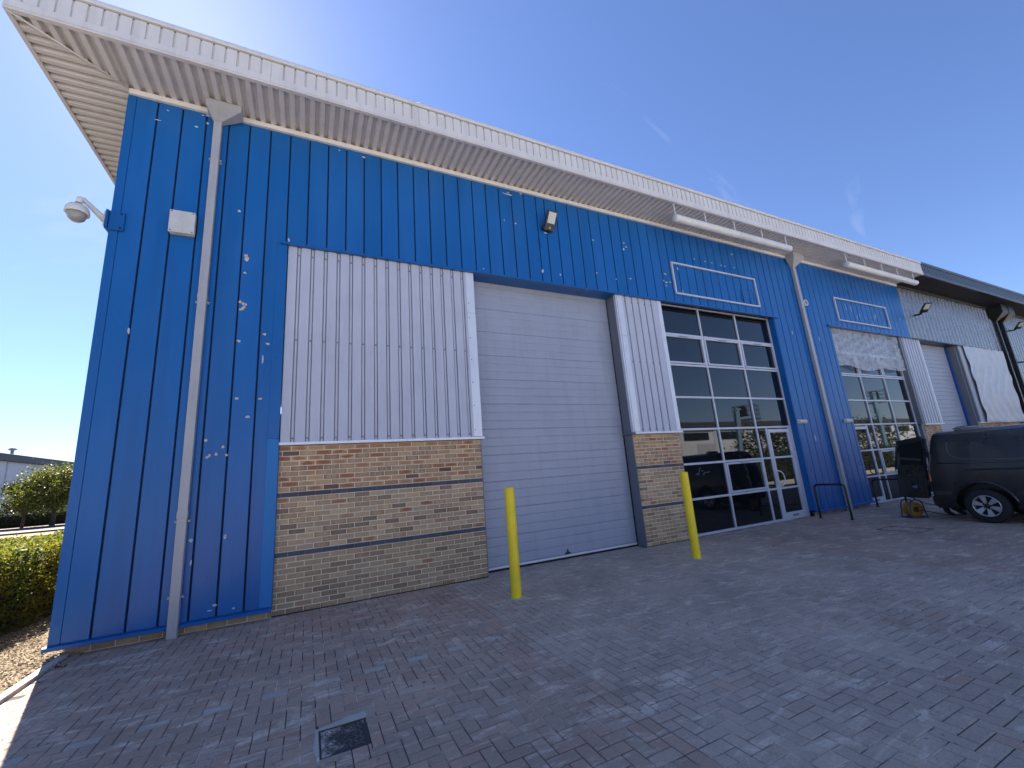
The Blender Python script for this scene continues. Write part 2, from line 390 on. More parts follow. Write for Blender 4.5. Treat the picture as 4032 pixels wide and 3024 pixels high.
def block_join(name, mat, items, sz, ch, dz, vertical):
    """items: (cx, cy, h, sx, sy, color4) -> one mesh"""
    V, F, U, K = [], [], [], []
    for cx, cy, h0, sx, sy, col in items:
        vv, fs = block_template(sx, sy, sz, ch, dz); b = len(V)
        for x, y, h in vv: V.append((cx+x, -(h0+h), cy+y) if vertical else (cx+x, cy+y, h0+h))
        for f in fs:
            F.append(tuple(i+b for i in f))
            for i in f: U.append((vv[i][0]/sx+.5, vv[i][1]/sy+.5)); K.append(col)
    me = bpy.data.meshes.new(name); me.from_pydata(V, [], F); me.materials.append(MATS[mat])
    uvl = me.uv_layers.new(name='UVMap'); ca = me.color_attributes.new('Col', 'FLOAT_COLOR', 'CORNER')
    uvl.data.foreach_set('uv', [c for u in U for c in u]); ca.data.foreach_set('color', [c for k in K for c in k])
    me.update(); return me

# ------------------------------------------------------------------ ground and paving
def plane(name, x0, x1, y0, y1, z, mat):
    return struct(MB().add([(x0,y0,z),(x1,y0,z),(x1,y1,z),(x0,y1,z)], [(0,1,2,3)]).build(name, mat))
plane('ground', -900, 900, -900, 900, -0.06, 'asphalt')
COV = (0.512, 0.824, -3.812, -3.455)          # drain cover opening
ACC = (11.05, 11.62, -2.80, -2.07)            # recessed inspection cover
PX0, PX1, PY0, PY1 = -2.0, 22.0, -9.6, 0.3
pave = plane('pavement', PX0, 60.0, PY0, PY1, -0.0068, 'joint_sand')
plane('yard', 22.0, 60.0, PY0, PY1-0.3, -0.0005, 'paver_plain')
plane('yard', -40, 140, -75, PY0-0.004, -0.002, 'bounce_concrete')  # unseen yard, made pale so that sunlight bounces onto the facade
def paver_color(cx, cy, horiz):
    j = random.gauss(0, 0.055)
    if (2.45 < cx < 8.15): base = (0.435, 0.330, 0.250) if random.random() > 0.03 else (0.44, 0.30, 0.215)
    else:
        base = random.choice([(0.410, 0.284, 0.206), (0.42, 0.282, 0.204), (0.395, 0.284, 0.208), (0.405, 0.294, 0.218), (0.43, 0.280, 0.202)])
        if cx < 2.45 and -2.66 < cy < -2.60 and horiz: base = (0.43, 0.375, 0.315)
        if cx < 2.45 and cy > -1.2 and random.random() < 0.35: base = (0.43, 0.275, 0.205)
    k = 1+j; return (base[0]*k, base[1]*k, base[2]*k, 1)
def clip_out(r, hole):
    x0, x1, y0, y1 = r; a, b, c, d = hole
    if x1 <= a or x0 >= b or y1 <= c or y0 >= d: return [r]
    out = []
    if x0 < a: out.append((x0, a, y0, y1))
    if x1 > b: out.append((b, x1, y0, y1))
    m0, m1 = max(x0, a), min(x1, b)
    if y0 < c: out.append((m0, m1, y0, c))
    if y1 > d: out.append((m0, m1, d, y1))
    return out
U = 0.1; items = []
i0, i1 = int(math.floor((PX0)/U)), int(math.ceil(PX1/U)); j0, j1 = int(math.floor(PY0/U)), int(math.ceil(PY1/U))
def ylim(cx):                      # how far the paving runs under the building line
    if 3.21 < cx < 6.74: return 0.27
    if 8.1 < cx < 12.6 or 15.5 < cx < 19.9: return 0.06
    return -0.012
def add_rect(x0, x1, y0, y1, col):
    yl = ylim((x0+x1)/2)
    rs = [(max(x0, PX0), min(x1, PX1), max(y0, PY0), min(y1, yl))]
    for hole in (COV,):
        rs = [q for r in rs for q in clip_out(r, hole)]
    for a, b, c, d in rs:
        if b-a < 0.022 or d-c < 0.022: continue
        items.append([(a+b)/2, (c+d)/2, random.gauss(0, 0.0007), b-a-0.0065, d-c-0.0065, col])
BX = 2.4                           # stretcher course between the brown and the grey field
for i in range(i0, i1):
    for j in range(j0, j1):
        k = (i-j) % 4; x, y = i*U, j*U+0.02
        if k == 0: r = (x, x+2*U, y, y+U); hz = True
        elif k == 3: r = (x, x+U, y, y+2*U); hz = False
        else: continue
        rs = clip_out(r, (BX, BX+U, -50, 50))
        for q in rs:
            col = paver_color((q[0]+q[1])/2, (q[2]+q[3])/2, hz); add_rect(*q, col)
for j in range(j0//2, j1//2+1):
    y = j*2*U+0.02; add_rect(BX, BX+U, y, y+2*U, paver_color(2.0, -5, False))
def in_view(it):
    d = Vector((it[0], it[1], 0))-CAM; z = d.dot(fw)
    if z < 0.3: return False
    return abs(d.dot(r2)/z) < 1.24 and abs(d.dot(u2)/z) < 0.93
items.sort(key=lambda it: (0 if in_view(it) else 1, (it[0]-CAM.x)**2+(it[1]-CAM.y)**2))
for it in items[:300]:
    me = block_mesh('paver', 'paver_obj', it[3], it[4], 0.05, 0.006, 0.004, False)
    o = obj('paver', me, pave, (it[0], it[1], it[2])); o.color = it[5]
me = block_join('paver', 'paver_attr', items[300:], 0.05, 0.006, 0.004, False)
stuff(obj('paver', me, pave))

# drain cover: frame, plate, raised ribs, key slots
dc = thing('drain_cover', 'small dark cast iron drain cover set in the block paving with raised tread pattern', 'drain cover', ((COV[0]+COV[1])/2, (COV[2]+COV[3])/2, 0))
hx, hy = (COV[1]-COV[0])/2, (COV[3]-COV[2])/2
m = MB()
for a in ((-hx, -hx+0.014, -hy, hy), (hx-0.014, hx, -hy, hy), (-hx+0.014, hx-0.014, -hy, -hy+0.014), (-hx+0.014, hx-0.014, hy-0.014, hy)):
    m.box(*a, -0.05, -0.004, 0.002)
m.build('frame', 'cast_iron', dc)
MB().box(-hx+0.024, hx-0.024, -hy+0.024, hy-0.024, -0.05, -0.010, 0.003).build('plate', 'cast_iron', dc)
m = MB()
for a in range(7):
    for b in range(8):
        cx, cy = -hx+0.05+a*(2*hx-0.1)/6, -hy+0.05+b*(2*hy-0.1)/7
        if abs(cx) < 0.07 and abs(cy) < 0.02: continue
        t = R(45 if (a+b) % 2 else -45)+random.gauss(0, .12); dx, dy = math.cos(t)*0.017, math.sin(t)*0.017
        m.tube([(cx-dx, cy-dy, -0.0095), (cx-dx*.4, cy-dy*.4+.003, -0.0070), (cx+dx*.4, cy+dy*.4-.003, -0.0070), (cx+dx, cy+dy, -0.0095)], 0.0050, 6)
for c0, c1 in (((-hx+.03, -hy+.03), (hx-.03, hy-.03)),): m.tube([(c0[0], c0[1], -0.011), (c1[0], c1[1], -0.011)], 0.005, 6)
m.build('tread_ribs', 'iron_worn', dc)
m = MB()
for sx in (-1, 1): m.prism([(sx*0.05+0.022*math.cos(t*math.pi/6), 0.008*math.sin(t*math.pi/6)) for t in range(12)], lambda u, v, w: (u, v+u*0.4, w), -0.0098, -0.0092)
m.build('key_slot', 'black_rubber', dc)
MB().box(-hx+0.026, -hx+0.036, -hy+0.03, -0.01, -0.0098, -0.0085).build('worn_edge', 'alloy', dc)
m = MB(); hp = [(-hx-.02, -hy+.04), (-hx-.035, -hy+.12), (-hx-.02, hy-.05), (-hx-.02, hy+.012), (-hx*.5, hy+.03), (-hx*.2, hy+.055), (hx*.35, hy+.075), (hx+.0, hy+.085), (hx+.015, hy+.03), (hx, hy), (-hx, hy), (-hx, -hy+.04)]
m.prism(hp, lambda u, v, w_: (u, v, w_), -0.004, 0.0035); m.build('mortar_haunch', 'concrete', dc, fix=True)
# recessed inspection cover
ic = thing('inspection_cover', 'large square recessed inspection cover outlined in dark metal between hoop rail and van', 'inspection cover', ((ACC[0]+ACC[1])/2, (ACC[2]+ACC[3])/2, 0))
hx, hy = (ACC[1]-ACC[0])/2, (ACC[3]-ACC[2])/2; m = MB(); t_ = 0.016
for a in ((-hx, -hx+t_, -hy, hy), (hx-t_, hx, -hy, hy), (-hx+t_, hx-t_, -hy, -hy+t_), (-hx+t_, hx-t_, hy-t_, hy)): m.box(*a, -0.02, 0.004, 0.001)
m.build('frame', 'cast_iron', ic)
m = MB()
for sx in (-1, 1):
    for sy in (-1, 1): m.box(sx*(hx-.06)-.02, sx*(hx-.06)+.02, sy*(hy-.06)-.02, sy*(hy-.06)+.02, -0.01, 0.003, 0.001)
m.build('lifting_key_plate', 'cast_iron', ic)

# ------------------------------------------------------------------ the blue building
CY = -0.08                                        # cladding face
BX1 = 20.8                                        # end of the blue units
bld = thing('warehouse', 'blue clad warehouse unit with white eaves, brick dado and large grey sectional door', 'warehouse')
def cladding_core(name, parent, rects, mat, extra=None):
    m = MB()
    for x0, x1, z0, z1 in rects: m.box(x0, x1, CY+0.026, 0.30, z0, z1)
    if extra: extra(m)
    return m.build(name, mat, parent)
def body(m):
    m.box(-2.18, -1.9, 0.30, 30.0, 0, 7.7); m.box(-1.9, BX1, 29.7, 30.0, 0, 7.7)
wall = cladding_core('wall', bld, [(-2.18, -0.03, 0.12, 7.7), (-0.03, 12.60, 5.63, 7.7), (12.60, 15.46, 0.12, 7.7), (15.46, BX1, 5.63, 7.7)], 'groove', body)
PZ1 = 7.715
seams = [-2.104, -1.847]+[-1.847+0.3033*k for k in range(1, 5)]
xs = [-2.104, -1.848, -1.538, -1.228, -0.923, -0.628, -0.325, -0.025]
xs += [-0.025+0.3025*k for k in range(1, 17)]     # to 4.815
xs += [5.035+0.3028*k for k in range(0, 53)]
xs = [x for x in xs if x < BX1-0.1]+[BX1]
for a, b in zip(xs, xs[1:]):
    cuts = [a]+[c for c in (12.62, 15.46) if a+0.04 < c < b-0.04]+[b]
    for A, B in zip(cuts, cuts[1:]):
        mid = (A+B)/2; full = mid < -0.02 or 12.62 < mid < 15.46; g = 0.011
        x0 = (A+g if a > -2.0 else A-0.002) if A == a else A+0.002; x1 = B-g if B == b else B-0.002
        if abs(A-12.605) < 0.03: x0 = 12.622
        o = MB().box(x0, x1, CY, CY+0.03, 0.150 if full else 5.652, PZ1, 0.004).build('cladding_panel', 'blue_paint', wall)
        o.location = (0, random.gauss(0, 0.0010), 0)
        if mid > 12.6:
            t_ = random.gauss(0, R(0.55)); o.rotation_euler = (0, 0, t_); o.location = (mid-mid*math.cos(t_)+CY*math.sin(t_), CY-mid*math.sin(t_)-CY*math.cos(t_), 0)
# trims and flashings
MB().box(-2.212, -2.108, CY-0.006, CY+0.028, 0.15, PZ1, 0.003).box(-2.216, -2.19, CY+0.03, 0.12, 0.15, PZ1, 0.003).build('corner_trim', 'blue_paint', bld)
MB().box(-0.150, 0.0, CY-0.007, 0.02, 0.152, 2.43, 0.003).build('jamb_trim', 'blue_paint_new', bld)
MB().box(-0.150, -0.002, CY-0.006, 0.02, 2.434, 5.66, 0.003).build('jamb_trim', 'blue_paint', bld)
for x0, x1 in ((-2.24, -0.0), (12.60, 15.47)):
    m = MB(); m.prism([(CY-0.045, 0.095), (CY-0.045, 0.135), (CY-0.008, 0.149), (CY+0.05, 0.149), (CY+0.05, 0.10)], lambda u, v, w: (w, u, v), x0, x1)
    m.build('base_flashing', 'blue_paint', bld, fix=True)
for x0, x1 in ((-0.10, 12.74), (15.33, BX1)):
    m = MB(); m.prism([(CY-0.05, 5.590), (CY-0.05, 5.628), (CY-0.006, 5.650), (CY+0.06, 5.650), (CY+0.06, 5.60)], lambda u, v, w: (w, u, v), x0, x1)
    m.build('lintel_flashing', 'blue_paint', bld, fix=True)
MB().box(3.21, 6.755, -0.02, 0.27, 5.606, 5.65).build('lintel_soffit', 'blue_paint', bld)
MB().box(8.2, 12.6, -0.02, 0.12, 5.66, 5.70).box(15.47, 19.95, -0.02, 0.12, 5.66, 5.70).build('lintel_underside', 'eaves_white', bld)
MB().box(12.590, 12.618, CY+0.004, 0.11, 0.152, 5.60, 0.002).build('reveal_trim', 'blue_paint', bld)
MB().box(15.462, 15.475, CY+0.004, 0.11, 0.152, 5.60, 0.002).build('reveal_trim', 'blue_paint', bld)
MB().box(-2.2, BX1, CY-0.045, CY+0.02, 7.715, 7.80, 0.004).build('eaves_trim', 'cream_trim', bld)

# bricks
CAMH = (CAM.x, CAM.y)
bricks = []       # (wall key, cx, cz, h, sx, sz, color)
def brick_color(course):
    r = random.random
    if course >= 22: pal = [((0.50,0.33,0.185), .60), ((0.47,0.295,0.16), .58), ((0.36,0.18,0.095), .85), ((0.46,0.30,0.17), .25), ((0.44,0.285,0.165), .05), ((0.17,0.095,0.07), .3)]; wts = [4, 4, 1.3, 3, 2.4, .6]
    elif course >= 11: pal = [((0.475,0.33,0.195), .52), ((0.45,0.30,0.17), .20), ((0.42,0.305,0.19), .5), ((0.26,0.175,0.115), .3), ((0.43,0.285,0.17), .66)]; wts = [4, 3, 3, 1.4, 1.0]
    else: pal = [((0.41,0.295,0.175), .5), ((0.385,0.265,0.155), .30), ((0.29,0.195,0.12), .35), ((0.40,0.275,0.155), .35), ((0.39,0.25,0.14), .60)]; wts = [4, 3, 2, 2, .4]
    c, al = random.choices(pal, wts)[0]
    if al >= .5 and r() < 0.35: al = 0.5
    if al > .55: al = min(1, al+r()*.4)
    k = 1+random.gauss(0, .07); return (c[0]*k, c[1]*k, c[2]*k, al)
def lay(key, x0, x1, anchor, courses, zoff=0.0):
    for n in range(courses):
        z = zoff+n*0.075+0.0375; band = n in (10, 21)
        off = (0.0 if n % 2 == (1 if n < 10 else 1) else 0.1125)
        k0 = int((x0-anchor)/0.225)-2
        for k in range(k0, k0+int((x1-x0)/0.225)+5):
            a, b = anchor+off+k*0.225, anchor+off+(k+1)*0.225
            a, b = max(a, x0), min(b, x1)
            if b-a < 0.035: continue
            if b < x1-1e-6: b -= (0.0025 if band else 0.010)
            col = brick_color(n)
            if band: kk = 1+random.gauss(0, .10); col = (0.075*kk, 0.078*kk, 0.10*kk, 0.5)
            bricks.append((key, (a+b)/2, z, (0.003 if band else random.gauss(0, .0008)), b-a, 0.065, col))
lay('A', 0.001, 3.205, 3.205, 31); lay('B', 6.76, 8.15, 6.76, 31)
lay('P', -2.1, -0.001, 3.205, 2); lay('P2', 12.66, 15.44, 3.205, 2)
mor = {}
def mortar(x0, x1, z1):
    return MB().box(x0+0.004, x1-0.004, 0.0032, 0.30, -0.05, z1-0.005).build('brick_wall', 'mortar', bld)
mor['A'] = mortar(0.0, 3.205, 2.33); mor['B'] = mortar(6.76, 8.15, 2.33)
mor['P'] = mor['A']; mor['P2'] = mor['B']
MB().box(-2.1, 0.0, 0.0055, 0.03, -0.05, 0.148).build('plinth_mortar', 'mortar', bld); MB().box(12.66, 15.44, 0.0055, 0.03, -0.05, 0.148).build('plinth_mortar', 'mortar', bld)
bricks.sort(key=lambda b: (b[1]-CAM.x)**2+CAM.y**2+(b[2]-CAM.z)**2+(60 if b[0] in ('P', 'P2') else 0))
for b in bricks[:300]:
    me = block_mesh('brick', 'brick_obj', round(b[4], 3), b[5], 0.05, 0.003, 0.003, True)
    o = obj('brick', me, mor[b[0]], (b[1], -b[3], b[2])); o.color = b[6]
for key in ('A', 'B'):
    rest = [b[1:] for b in bricks[300:] if b[0][0] == key or (key == 'A' and b[0] == 'P') or (key == 'B' and b[0] == 'P2')]
    if rest: stuff(obj('brick', block_join('brick', 'brick_attr', rest, 0.05, 0.003, 0.003, True), mor[key]))
# weep slots and a black strip standing in for the dark gap at the wall foot
m = MB()
for x in (0.62, 1.52, 2.42, 3.08): m.box(x-0.005, x+0.005, -0.0012, 0.01, 0.0, 0.07)
m.box(0.0, 3.2, -0.004, 0.01, -0.01, 0.010)
m.build('dark_gap_strip', 'black_rubber', bld); MB().box(6.77, 8.15, -0.004, 0.01, -0.01, 0.010).build('dark_gap_strip', 'black_rubber', bld)

# corrugated white sheets over the dado
def rib_line(x0, x1, first, pitch, yo, depth, wv, ws):
    pts = [(x0, yo)]; x = first
    while x < x1-0.03:
        if x > x0+0.03:
            a, g_ = wv/2, 0.014
            pts += [(x-a-g_-ws, yo), (x-a-g_+.002, yo+depth+.02), (x-a-.002, yo+depth+.02), (x-a, yo+depth-.012), (x+a, yo+depth-.012), (x+a+.002, yo+depth+.02), (x+a+g_-.002, yo+depth+.02), (x+a+g_+ws, yo)]
        x += pitch
    return pts+[(x1, yo)]
def white_sheets(x0, x1, first, z0, z1, edges):
    e = [x for x in edges]
    for a, b in zip(e, e[1:]):
        ln = rib_line(a, b, first+math.ceil((a-first)/0.2017-1e-6)*0.2017, 0.2017, -0.052+random.gauss(0, .0004), 0.030, 0.030, 0.002)
        MB().strip(ln, lambda u, v, w: (u, v, w), z0, z1).build('cladding_sheet', 'white_sheet', bld)
    m = MB(); x = first
    while x < x1-0.05:
        if x > x0+0.05:
            for z in (z0+0.06, 3.99, z1-0.15): m.lathe([(0.0001, -0.046), (0.011, -0.046), (0.011, -0.039), (0.014, -0.037), (0.014, -0.033)], (x, 0, z), 8, 'y')
        x += 0.2017
    stuff(m.build('fixing_screws', 'reveal_grey', bld))
white_sheets(0.012, 3.08, 0.171, 2.375, 5.61, [0.012, 1.08, 2.085, 3.07])
white_sheets(6.95, 8.17, 7.03, 2.375, 5.61, [6.94, 8.06])
def sill(x0, x1):
    MB().prism([(-0.075, 2.335), (-0.075, 2.375), (-0.02, 2.382), (0.05, 2.382), (0.05, 2.335)], lambda u, v, w: (w, u, v), x0, x1).build('sill_flashing', 'bright_flashing', bld, fix=True)
sill(-0.005, 1.87); sill(1.874, 3.265); sill(6.80, 8.215)
def edge_fl(x0, x1, z0, z1, y=-0.060): return MB().box(x0, x1, y, -0.012, z0, z1, 0.002).build('edge_flashing', 'bright_flashing', bld)
edge_fl(3.065, 3.23, 2.384, 4.75); edge_fl(3.065, 3.23, 4.754, 5.60)
edge_fl(8.055, 8.175, 2.384, 4.60); edge_fl(8.055, 8.175, 4.604, 5.60)
edge_fl(6.80, 6.95, 2.384, 4.60); edge_fl(6.80, 6.95, 4.604, 5.60)
m = MB()
for z in (2.5, 2.95, 3.38, 3.82, 4.25, 4.65, 4.95): m.lathe([(0.0001, -0.067), (0.010, -0.067), (0.010, -0.060)], (3.10, 0, z), 8, 'y')
stuff(m.build('fixing_screws', 'reveal_grey', bld))
MB().box(6.742, 6.775, -0.072, 0.0, 2.384, 5.60).build('edge_flashing', 'bright_flashing', bld)
MB().box(6.776, 6.802, -0.05, 0.0, 2.384, 5.60).build('shadow_gap', 'reveal_grey', bld)
# sectional door
DY = 0.28
door = MB().box(3.19, 6.77, DY+0.05, DY+0.09, 0.0, 5.64).build('sectional_door', 'reveal_grey', bld)
z = 0.075; DP = 0.4945; k = 0
while z < 5.62:
    z1 = min(z+DP, 5.635)
    ln = []; ng = 3; hh = (z1-z)/ng if z1-z > 0.4 else (z1-z)/1
    nn = 3 if z1-z > 0.4 else 1
    prof = []
    for q in range(nn):
        a = z+q*(z1-z)/nn; b = z+(q+1)*(z1-z)/nn; d = 0.010 if q == 0 else 0.006; d2 = 0.010 if q == nn-1 else 0.006
        prof += [(DY+d, a), (DY+0.001, a+0.010), (DY, a+0.03), (DY, b-0.03), (DY+0.001, b-0.012), (DY+d2, b-0.0005)]
    MB().strip(prof, lambda u, v, w_: (w_, u, v), 6.74, 3.20).box(3.21, 6.73, DY+0.012, DY+0.04, z+0.01, z1-0.01).build('door_panel', 'door_panel', door)
    z = z1; k += 1
MB().box(3.20, 6.745, DY-0.012, DY+0.03, 0.035, 0.073, 0.004).build('bottom_rail', 'bright_flashing', door)
MB().box(3.20, 6.745, DY-0.006, DY+0.03, -0.005, 0.034).build('bottom_seal', 'black_rubber', door)
MB().box(6.735, 6.765, DY-0.02, DY+0.05, 0, 5.62).build('side_seal', 'black_rubber', door); MB().box(3.18, 3.212, DY-0.02, DY+0.05, 0, 5.62).build('side_seal', 'black_rubber', door)
m = MB().box(4.94, 5.06, DY-0.02, DY+0.0, 0.085, 0.115, 0.003).box(4.985, 5.005, DY-0.035, DY-0.01, 0.10, 0.17, 0.003); m.build('pull_handle', 'black_metal', door)
MB().box(6.752, 6.775, 0.002, DY-0.022, 0.0, 2.33).box(6.745, 6.775, -0.045, DY-0.022, 2.37, 5.60).build('door_reveal', 'reveal_grey', bld)
MB().box(6.70, 6.80, -0.062, DY-0.03, 2.334, 2.368, 0.003).build('reveal_sill', 'reveal_grey', bld)
MB().box(3.206, 3.225, 0.01, DY-0.022, 0.0, 5.60).build('door_reveal', 'reveal_grey', bld)

# glazed screens
GY = 0.10
ZT = [0.007, 0.808, 1.605, 2.420, 3.210, 4.030, 4.835, 5.650]
def screen(x0, x1, mull, doorx, sashes, name='glazed_screen'):
    """mull: full-height mullions; doorx: (post, hinge side end) with the door between them below ZT[3]"""
    fw_, fd = 0.025, 0.055
    fr = MB()
    fr.box(x0, x0+0.05, GY-0.004, GY+fd, 0, 5.66, 0.003); fr.box(x1-0.05, x1, GY-0.004, GY+fd, 0, 5.66, 0.003)
    fr.box(x0, x1, GY+0.058, GY+0.075, -0.02, 0.05); fr.box(x0, x0+0.05, GY+0.05, GY+0.07, 0, 0.05); fr.box(x1-0.05, x1, GY+0.05, GY+0.07, 0, 0.05)
    f = fr.build(name, 'frame_alu', bld)
    xs_ = [x0]+mull+[x1]; post, dend = doorx; dl, dr = min(post, dend), max(post, dend)
    for x in mull: MB().box(x-fw_, x+fw_, GY-0.006, GY+fd, 0.0, 5.66, 0.004).build('mullion', 'frame_alu', f)
    MB().box(post-0.026, post+0.026, GY-0.006, GY+fd, 0.0, ZT[3]-0.03, 0.004).build('mullion', 'frame_alu', f)
    cells = sorted(set([x0+0.05]+mull+[post]+[x1-0.05]))
    for r in range(8):
        z = ZT[r]
        for a, b in zip(xs_, xs_[1:]):
            lo = a+(0.05 if a == x0 else fw_); hi = b-(0.05 if b == x1 else fw_)
            segs = [(lo, hi)]
            if r < 3 and lo < post < hi:
                segs = [(lo, post-0.026), (post+0.026, hi)]
                segs = [s for s in segs if not (dl-0.03 <= s[0] and s[1] <= dr+0.05)]
            for s in segs:
                zz0, zz1 = (max(z-0.025, 0.0), z+0.025) if r not in (0, 7) else ((0.0, 0.055) if r == 0 else (5.60, 5.66))
                MB().box(s[0], s[1], GY-0.003, GY+fd, zz0, zz1, 0.003).build('transom', 'frame_alu', f)
    # panes
    for r in range(7):
        for ci, (a, b) in enumerate(zip(xs_, xs_[1:])):
            segs = [(a, b)]
            if r < 3 and a < post < b: segs = [(a, post), (post, b)]
            for s in segs:
                if r < 3 and dl-0.01 <= s[0]+0.02 and s[1]-0.06 <= dr+0.06 and s[0] >= min(post, dend)-0.12: continue
                m = MB().box(s[0]+0.01, s[1]-0.01, GY+0.028, GY+0.036, ZT[r]+0.012, ZT[r+1]-0.012)
                o = m.build('pane', 'dark_glass', f)
                if (r, ci) in sashes:
                    a2, b2, c2, d2 = s[0]+0.036, s[1]-0.036, ZT[r]+0.036, ZT[r+1]-0.036; t2 = 0.046
                    if s[0] == x0: a2 = s[0]+0.056
                    if s[1] == x1: b2 = s[1]-0.056
                    sm = MB().box(a2, b2, GY-0.022, GY+0.03, d2-t2, d2, 0.004).box(a2, b2, GY-0.022, GY+0.03, c2, c2+t2, 0.004)
                    sm.box(a2, a2+t2, GY-0.0215, GY+0.03, c2+t2, d2-t2, 0.004).box(b2-t2, b2, GY-0.0215, GY+0.03, c2+t2, d2-t2, 0.004)
                    sm.build('sash_frame', 'frame_alu', f)
                    cx = (a2+b2)/2; MB().box(cx-0.17, cx+0.17, GY-0.030, GY-0.021, d2-0.030, d2-0.014, 0.003).build('trickle_vent', 'reveal_grey', f)
    # door leaf
    a, b = dl+0.03, dr-0.005
    lf = MB(); y0, y1 = GY-0.016, GY+0.045; st = 0.075
    lf.box(a, a+st, y0, y1, 0.012, 2.36, 0.004).box(b-st, b, y0, y1, 0.012, 2.36, 0.004)
    lf.box(a+st, b-st, y0+.001, y1, 2.27, 2.36, 0.004).box(a+st, b-st, y0+.001, y1, 0.012, 0.19, 0.004)
    lf.box(a+st, b-st, y0+.001, y1, 1.58, 1.63, 0.004).box(a+st, b-st, y0+.001, y1, 0.785, 0.835, 0.004)
    lf.build('door_leaf', 'frame_alu', f)
    for z0, z1 in ((0.19, 0.785), (0.835, 1.58), (1.63, 2.27)): MB().box(a+st-0.01, b-st+0.01, GY+0.02, GY+0.028, z0-0.01, z1+0.01).build('pane', 'dark_glass', f)
    hxx = a+0.04 if post < dend else b-0.04; sg = 1 if post < dend else -1
    m = MB(); pts = [(hxx+sg*0.18*math.sin(t*math.pi/12), y0-0.055*math.sin(min(1, 4*min(t, 12-t)/12)*math.pi/2), 1.06+0.20*math.cos(t*math.pi/12)) for t in range(13)]
    m.tube([(hxx, y0+0.002, 1.26)]+pts[1:-1]+[(hxx, y0+0.002, 0.86)], 0.014, 8); m.build('pull_handle', 'white_plastic', f)
    cx = (a+b)/2
    MB().box(cx-0.15, cx+0.15, y0-0.006, y0+0.001, 0.07, 0.15, 0.003).build('letter_plate', 'frame_alu', f)
    MB().box(cx-0.125, cx+0.125, y0-0.009, y0-0.0062, 0.085, 0.135, 0.001).build('letter_flap', 'reveal_grey', f)
    return f
s1 = screen(8.16, 12.60, [9.648, 11.103], (11.488, 12.43), {(5,0), (5,1), (5,2), (1,1)})
MB().box(12.435, 12.548, GY-0.012, GY+0.05, 0.0, 2.39, 0.004).build('door_jamb', 'frame_alu', s1)
s2 = screen(15.47, 19.93, [16.93, 18.45], (16.55, 15.56), {(5,0), (5,1), (5,2), (1,1)})
# faint handwriting on the lower pane and everything else on the glass
m = MB(); ox, oz = 8.62, 1.47
for pts in ([(0.19,.05),(0.15,-.02),(0.12,-.07),(.05,-.10),(0.0,-.115),(.06,-.12),(.14,-.11)], [(.20,-.03),(.24,-.055),(.27,-.03)], [(.24,-.12),(.29,-.10),(.27,-.14),(.25,-.15)], [(.29,-.09),(.35,-.08),(.40,-.09),(.46,-.075),(.48,-.09)]):
    m.tube([(ox+a, GY+0.0265, oz+b) for a, b in pts], 0.006, 5)
m.build('pane_lettering', 'reveal_grey', s1)

# eaves: soffit, fascia, gutter, roof
SZ, FY, VX = 7.80, -0.94, -3.185
soff = MB().box(-2.2, BX1, FY+0.03, CY+0.06, SZ+0.056, SZ+0.07).box(VX+0.03, -2.2, FY+0.03, 30, SZ+0.056, SZ+0.07).build('soffit', 'soffit_white', bld)
def rib_z(a, b, pitch=0.1505, d=0.052):
    pts = []; x = a
    while x < b-1e-6:
        e = min(x+pitch, b)
        pts += [(x, SZ+d), (x+0.046, SZ+d), (x+0.066, SZ), (x+0.130, SZ)]
        x += pitch
    pts = [p for p in pts if p[0] <= b]+[(b, SZ+d)]
    return pts
def diag(x): return FY+(x-VX)*((CY-0.02)-FY)/(-2.2-VX)
x = VX
while x < BX1-0.05:
    b = min(x+0.1505*7, BX1)
    if x < -2.2:
        b = -2.2-0.0007 if x+0.1505*7 > -2.2 else b
        MB().strip(rib_z(x, b), lambda u, v, w_: (u, w_, v), lambda q: max(FY+0.05, FY+0.05), lambda q: max(FY+0.051, diag(q[0])-0.004)).build('soffit_sheet', 'soffit_white', soff)
        x = -2.2
    else:
        MB().strip(rib_z(x, b-0.002), lambda u, v, w_: (u, w_, v), FY+0.05, CY-0.03).build('soffit_sheet', 'soffit_white', soff); x = b
y = FY+0.02
while y < 12:
    e = y+0.1505*7
    MB().strip(rib_z(y, e-0.002), lambda u, v, w_: (w_, u, v), VX+0.05, lambda q: min(-2.205, VX+(q[0]-FY)*(-2.2-VX)/((CY-0.02)-FY)-0.004) if q[0] < CY else -2.205).build('soffit_sheet', 'soffit_white', soff)
    y = e
MB().tube([(VX+0.02, FY+0.02, SZ-0.002), (-2.2, CY-0.02, SZ-0.002)], 0.014, 6).build('mitre_strip', 'soffit_white', bld)
MB().box(VX, BX1, FY-0.012, FY+0.055, SZ-0.012, SZ+0.022, 0.004).box(VX-0.0, VX+0.055, FY+0.056, 30, SZ-0.012, SZ+0.022, 0.004).build('soffit_edge_trim', 'soffit_white', bld)
x = VX+0.002; q = 0
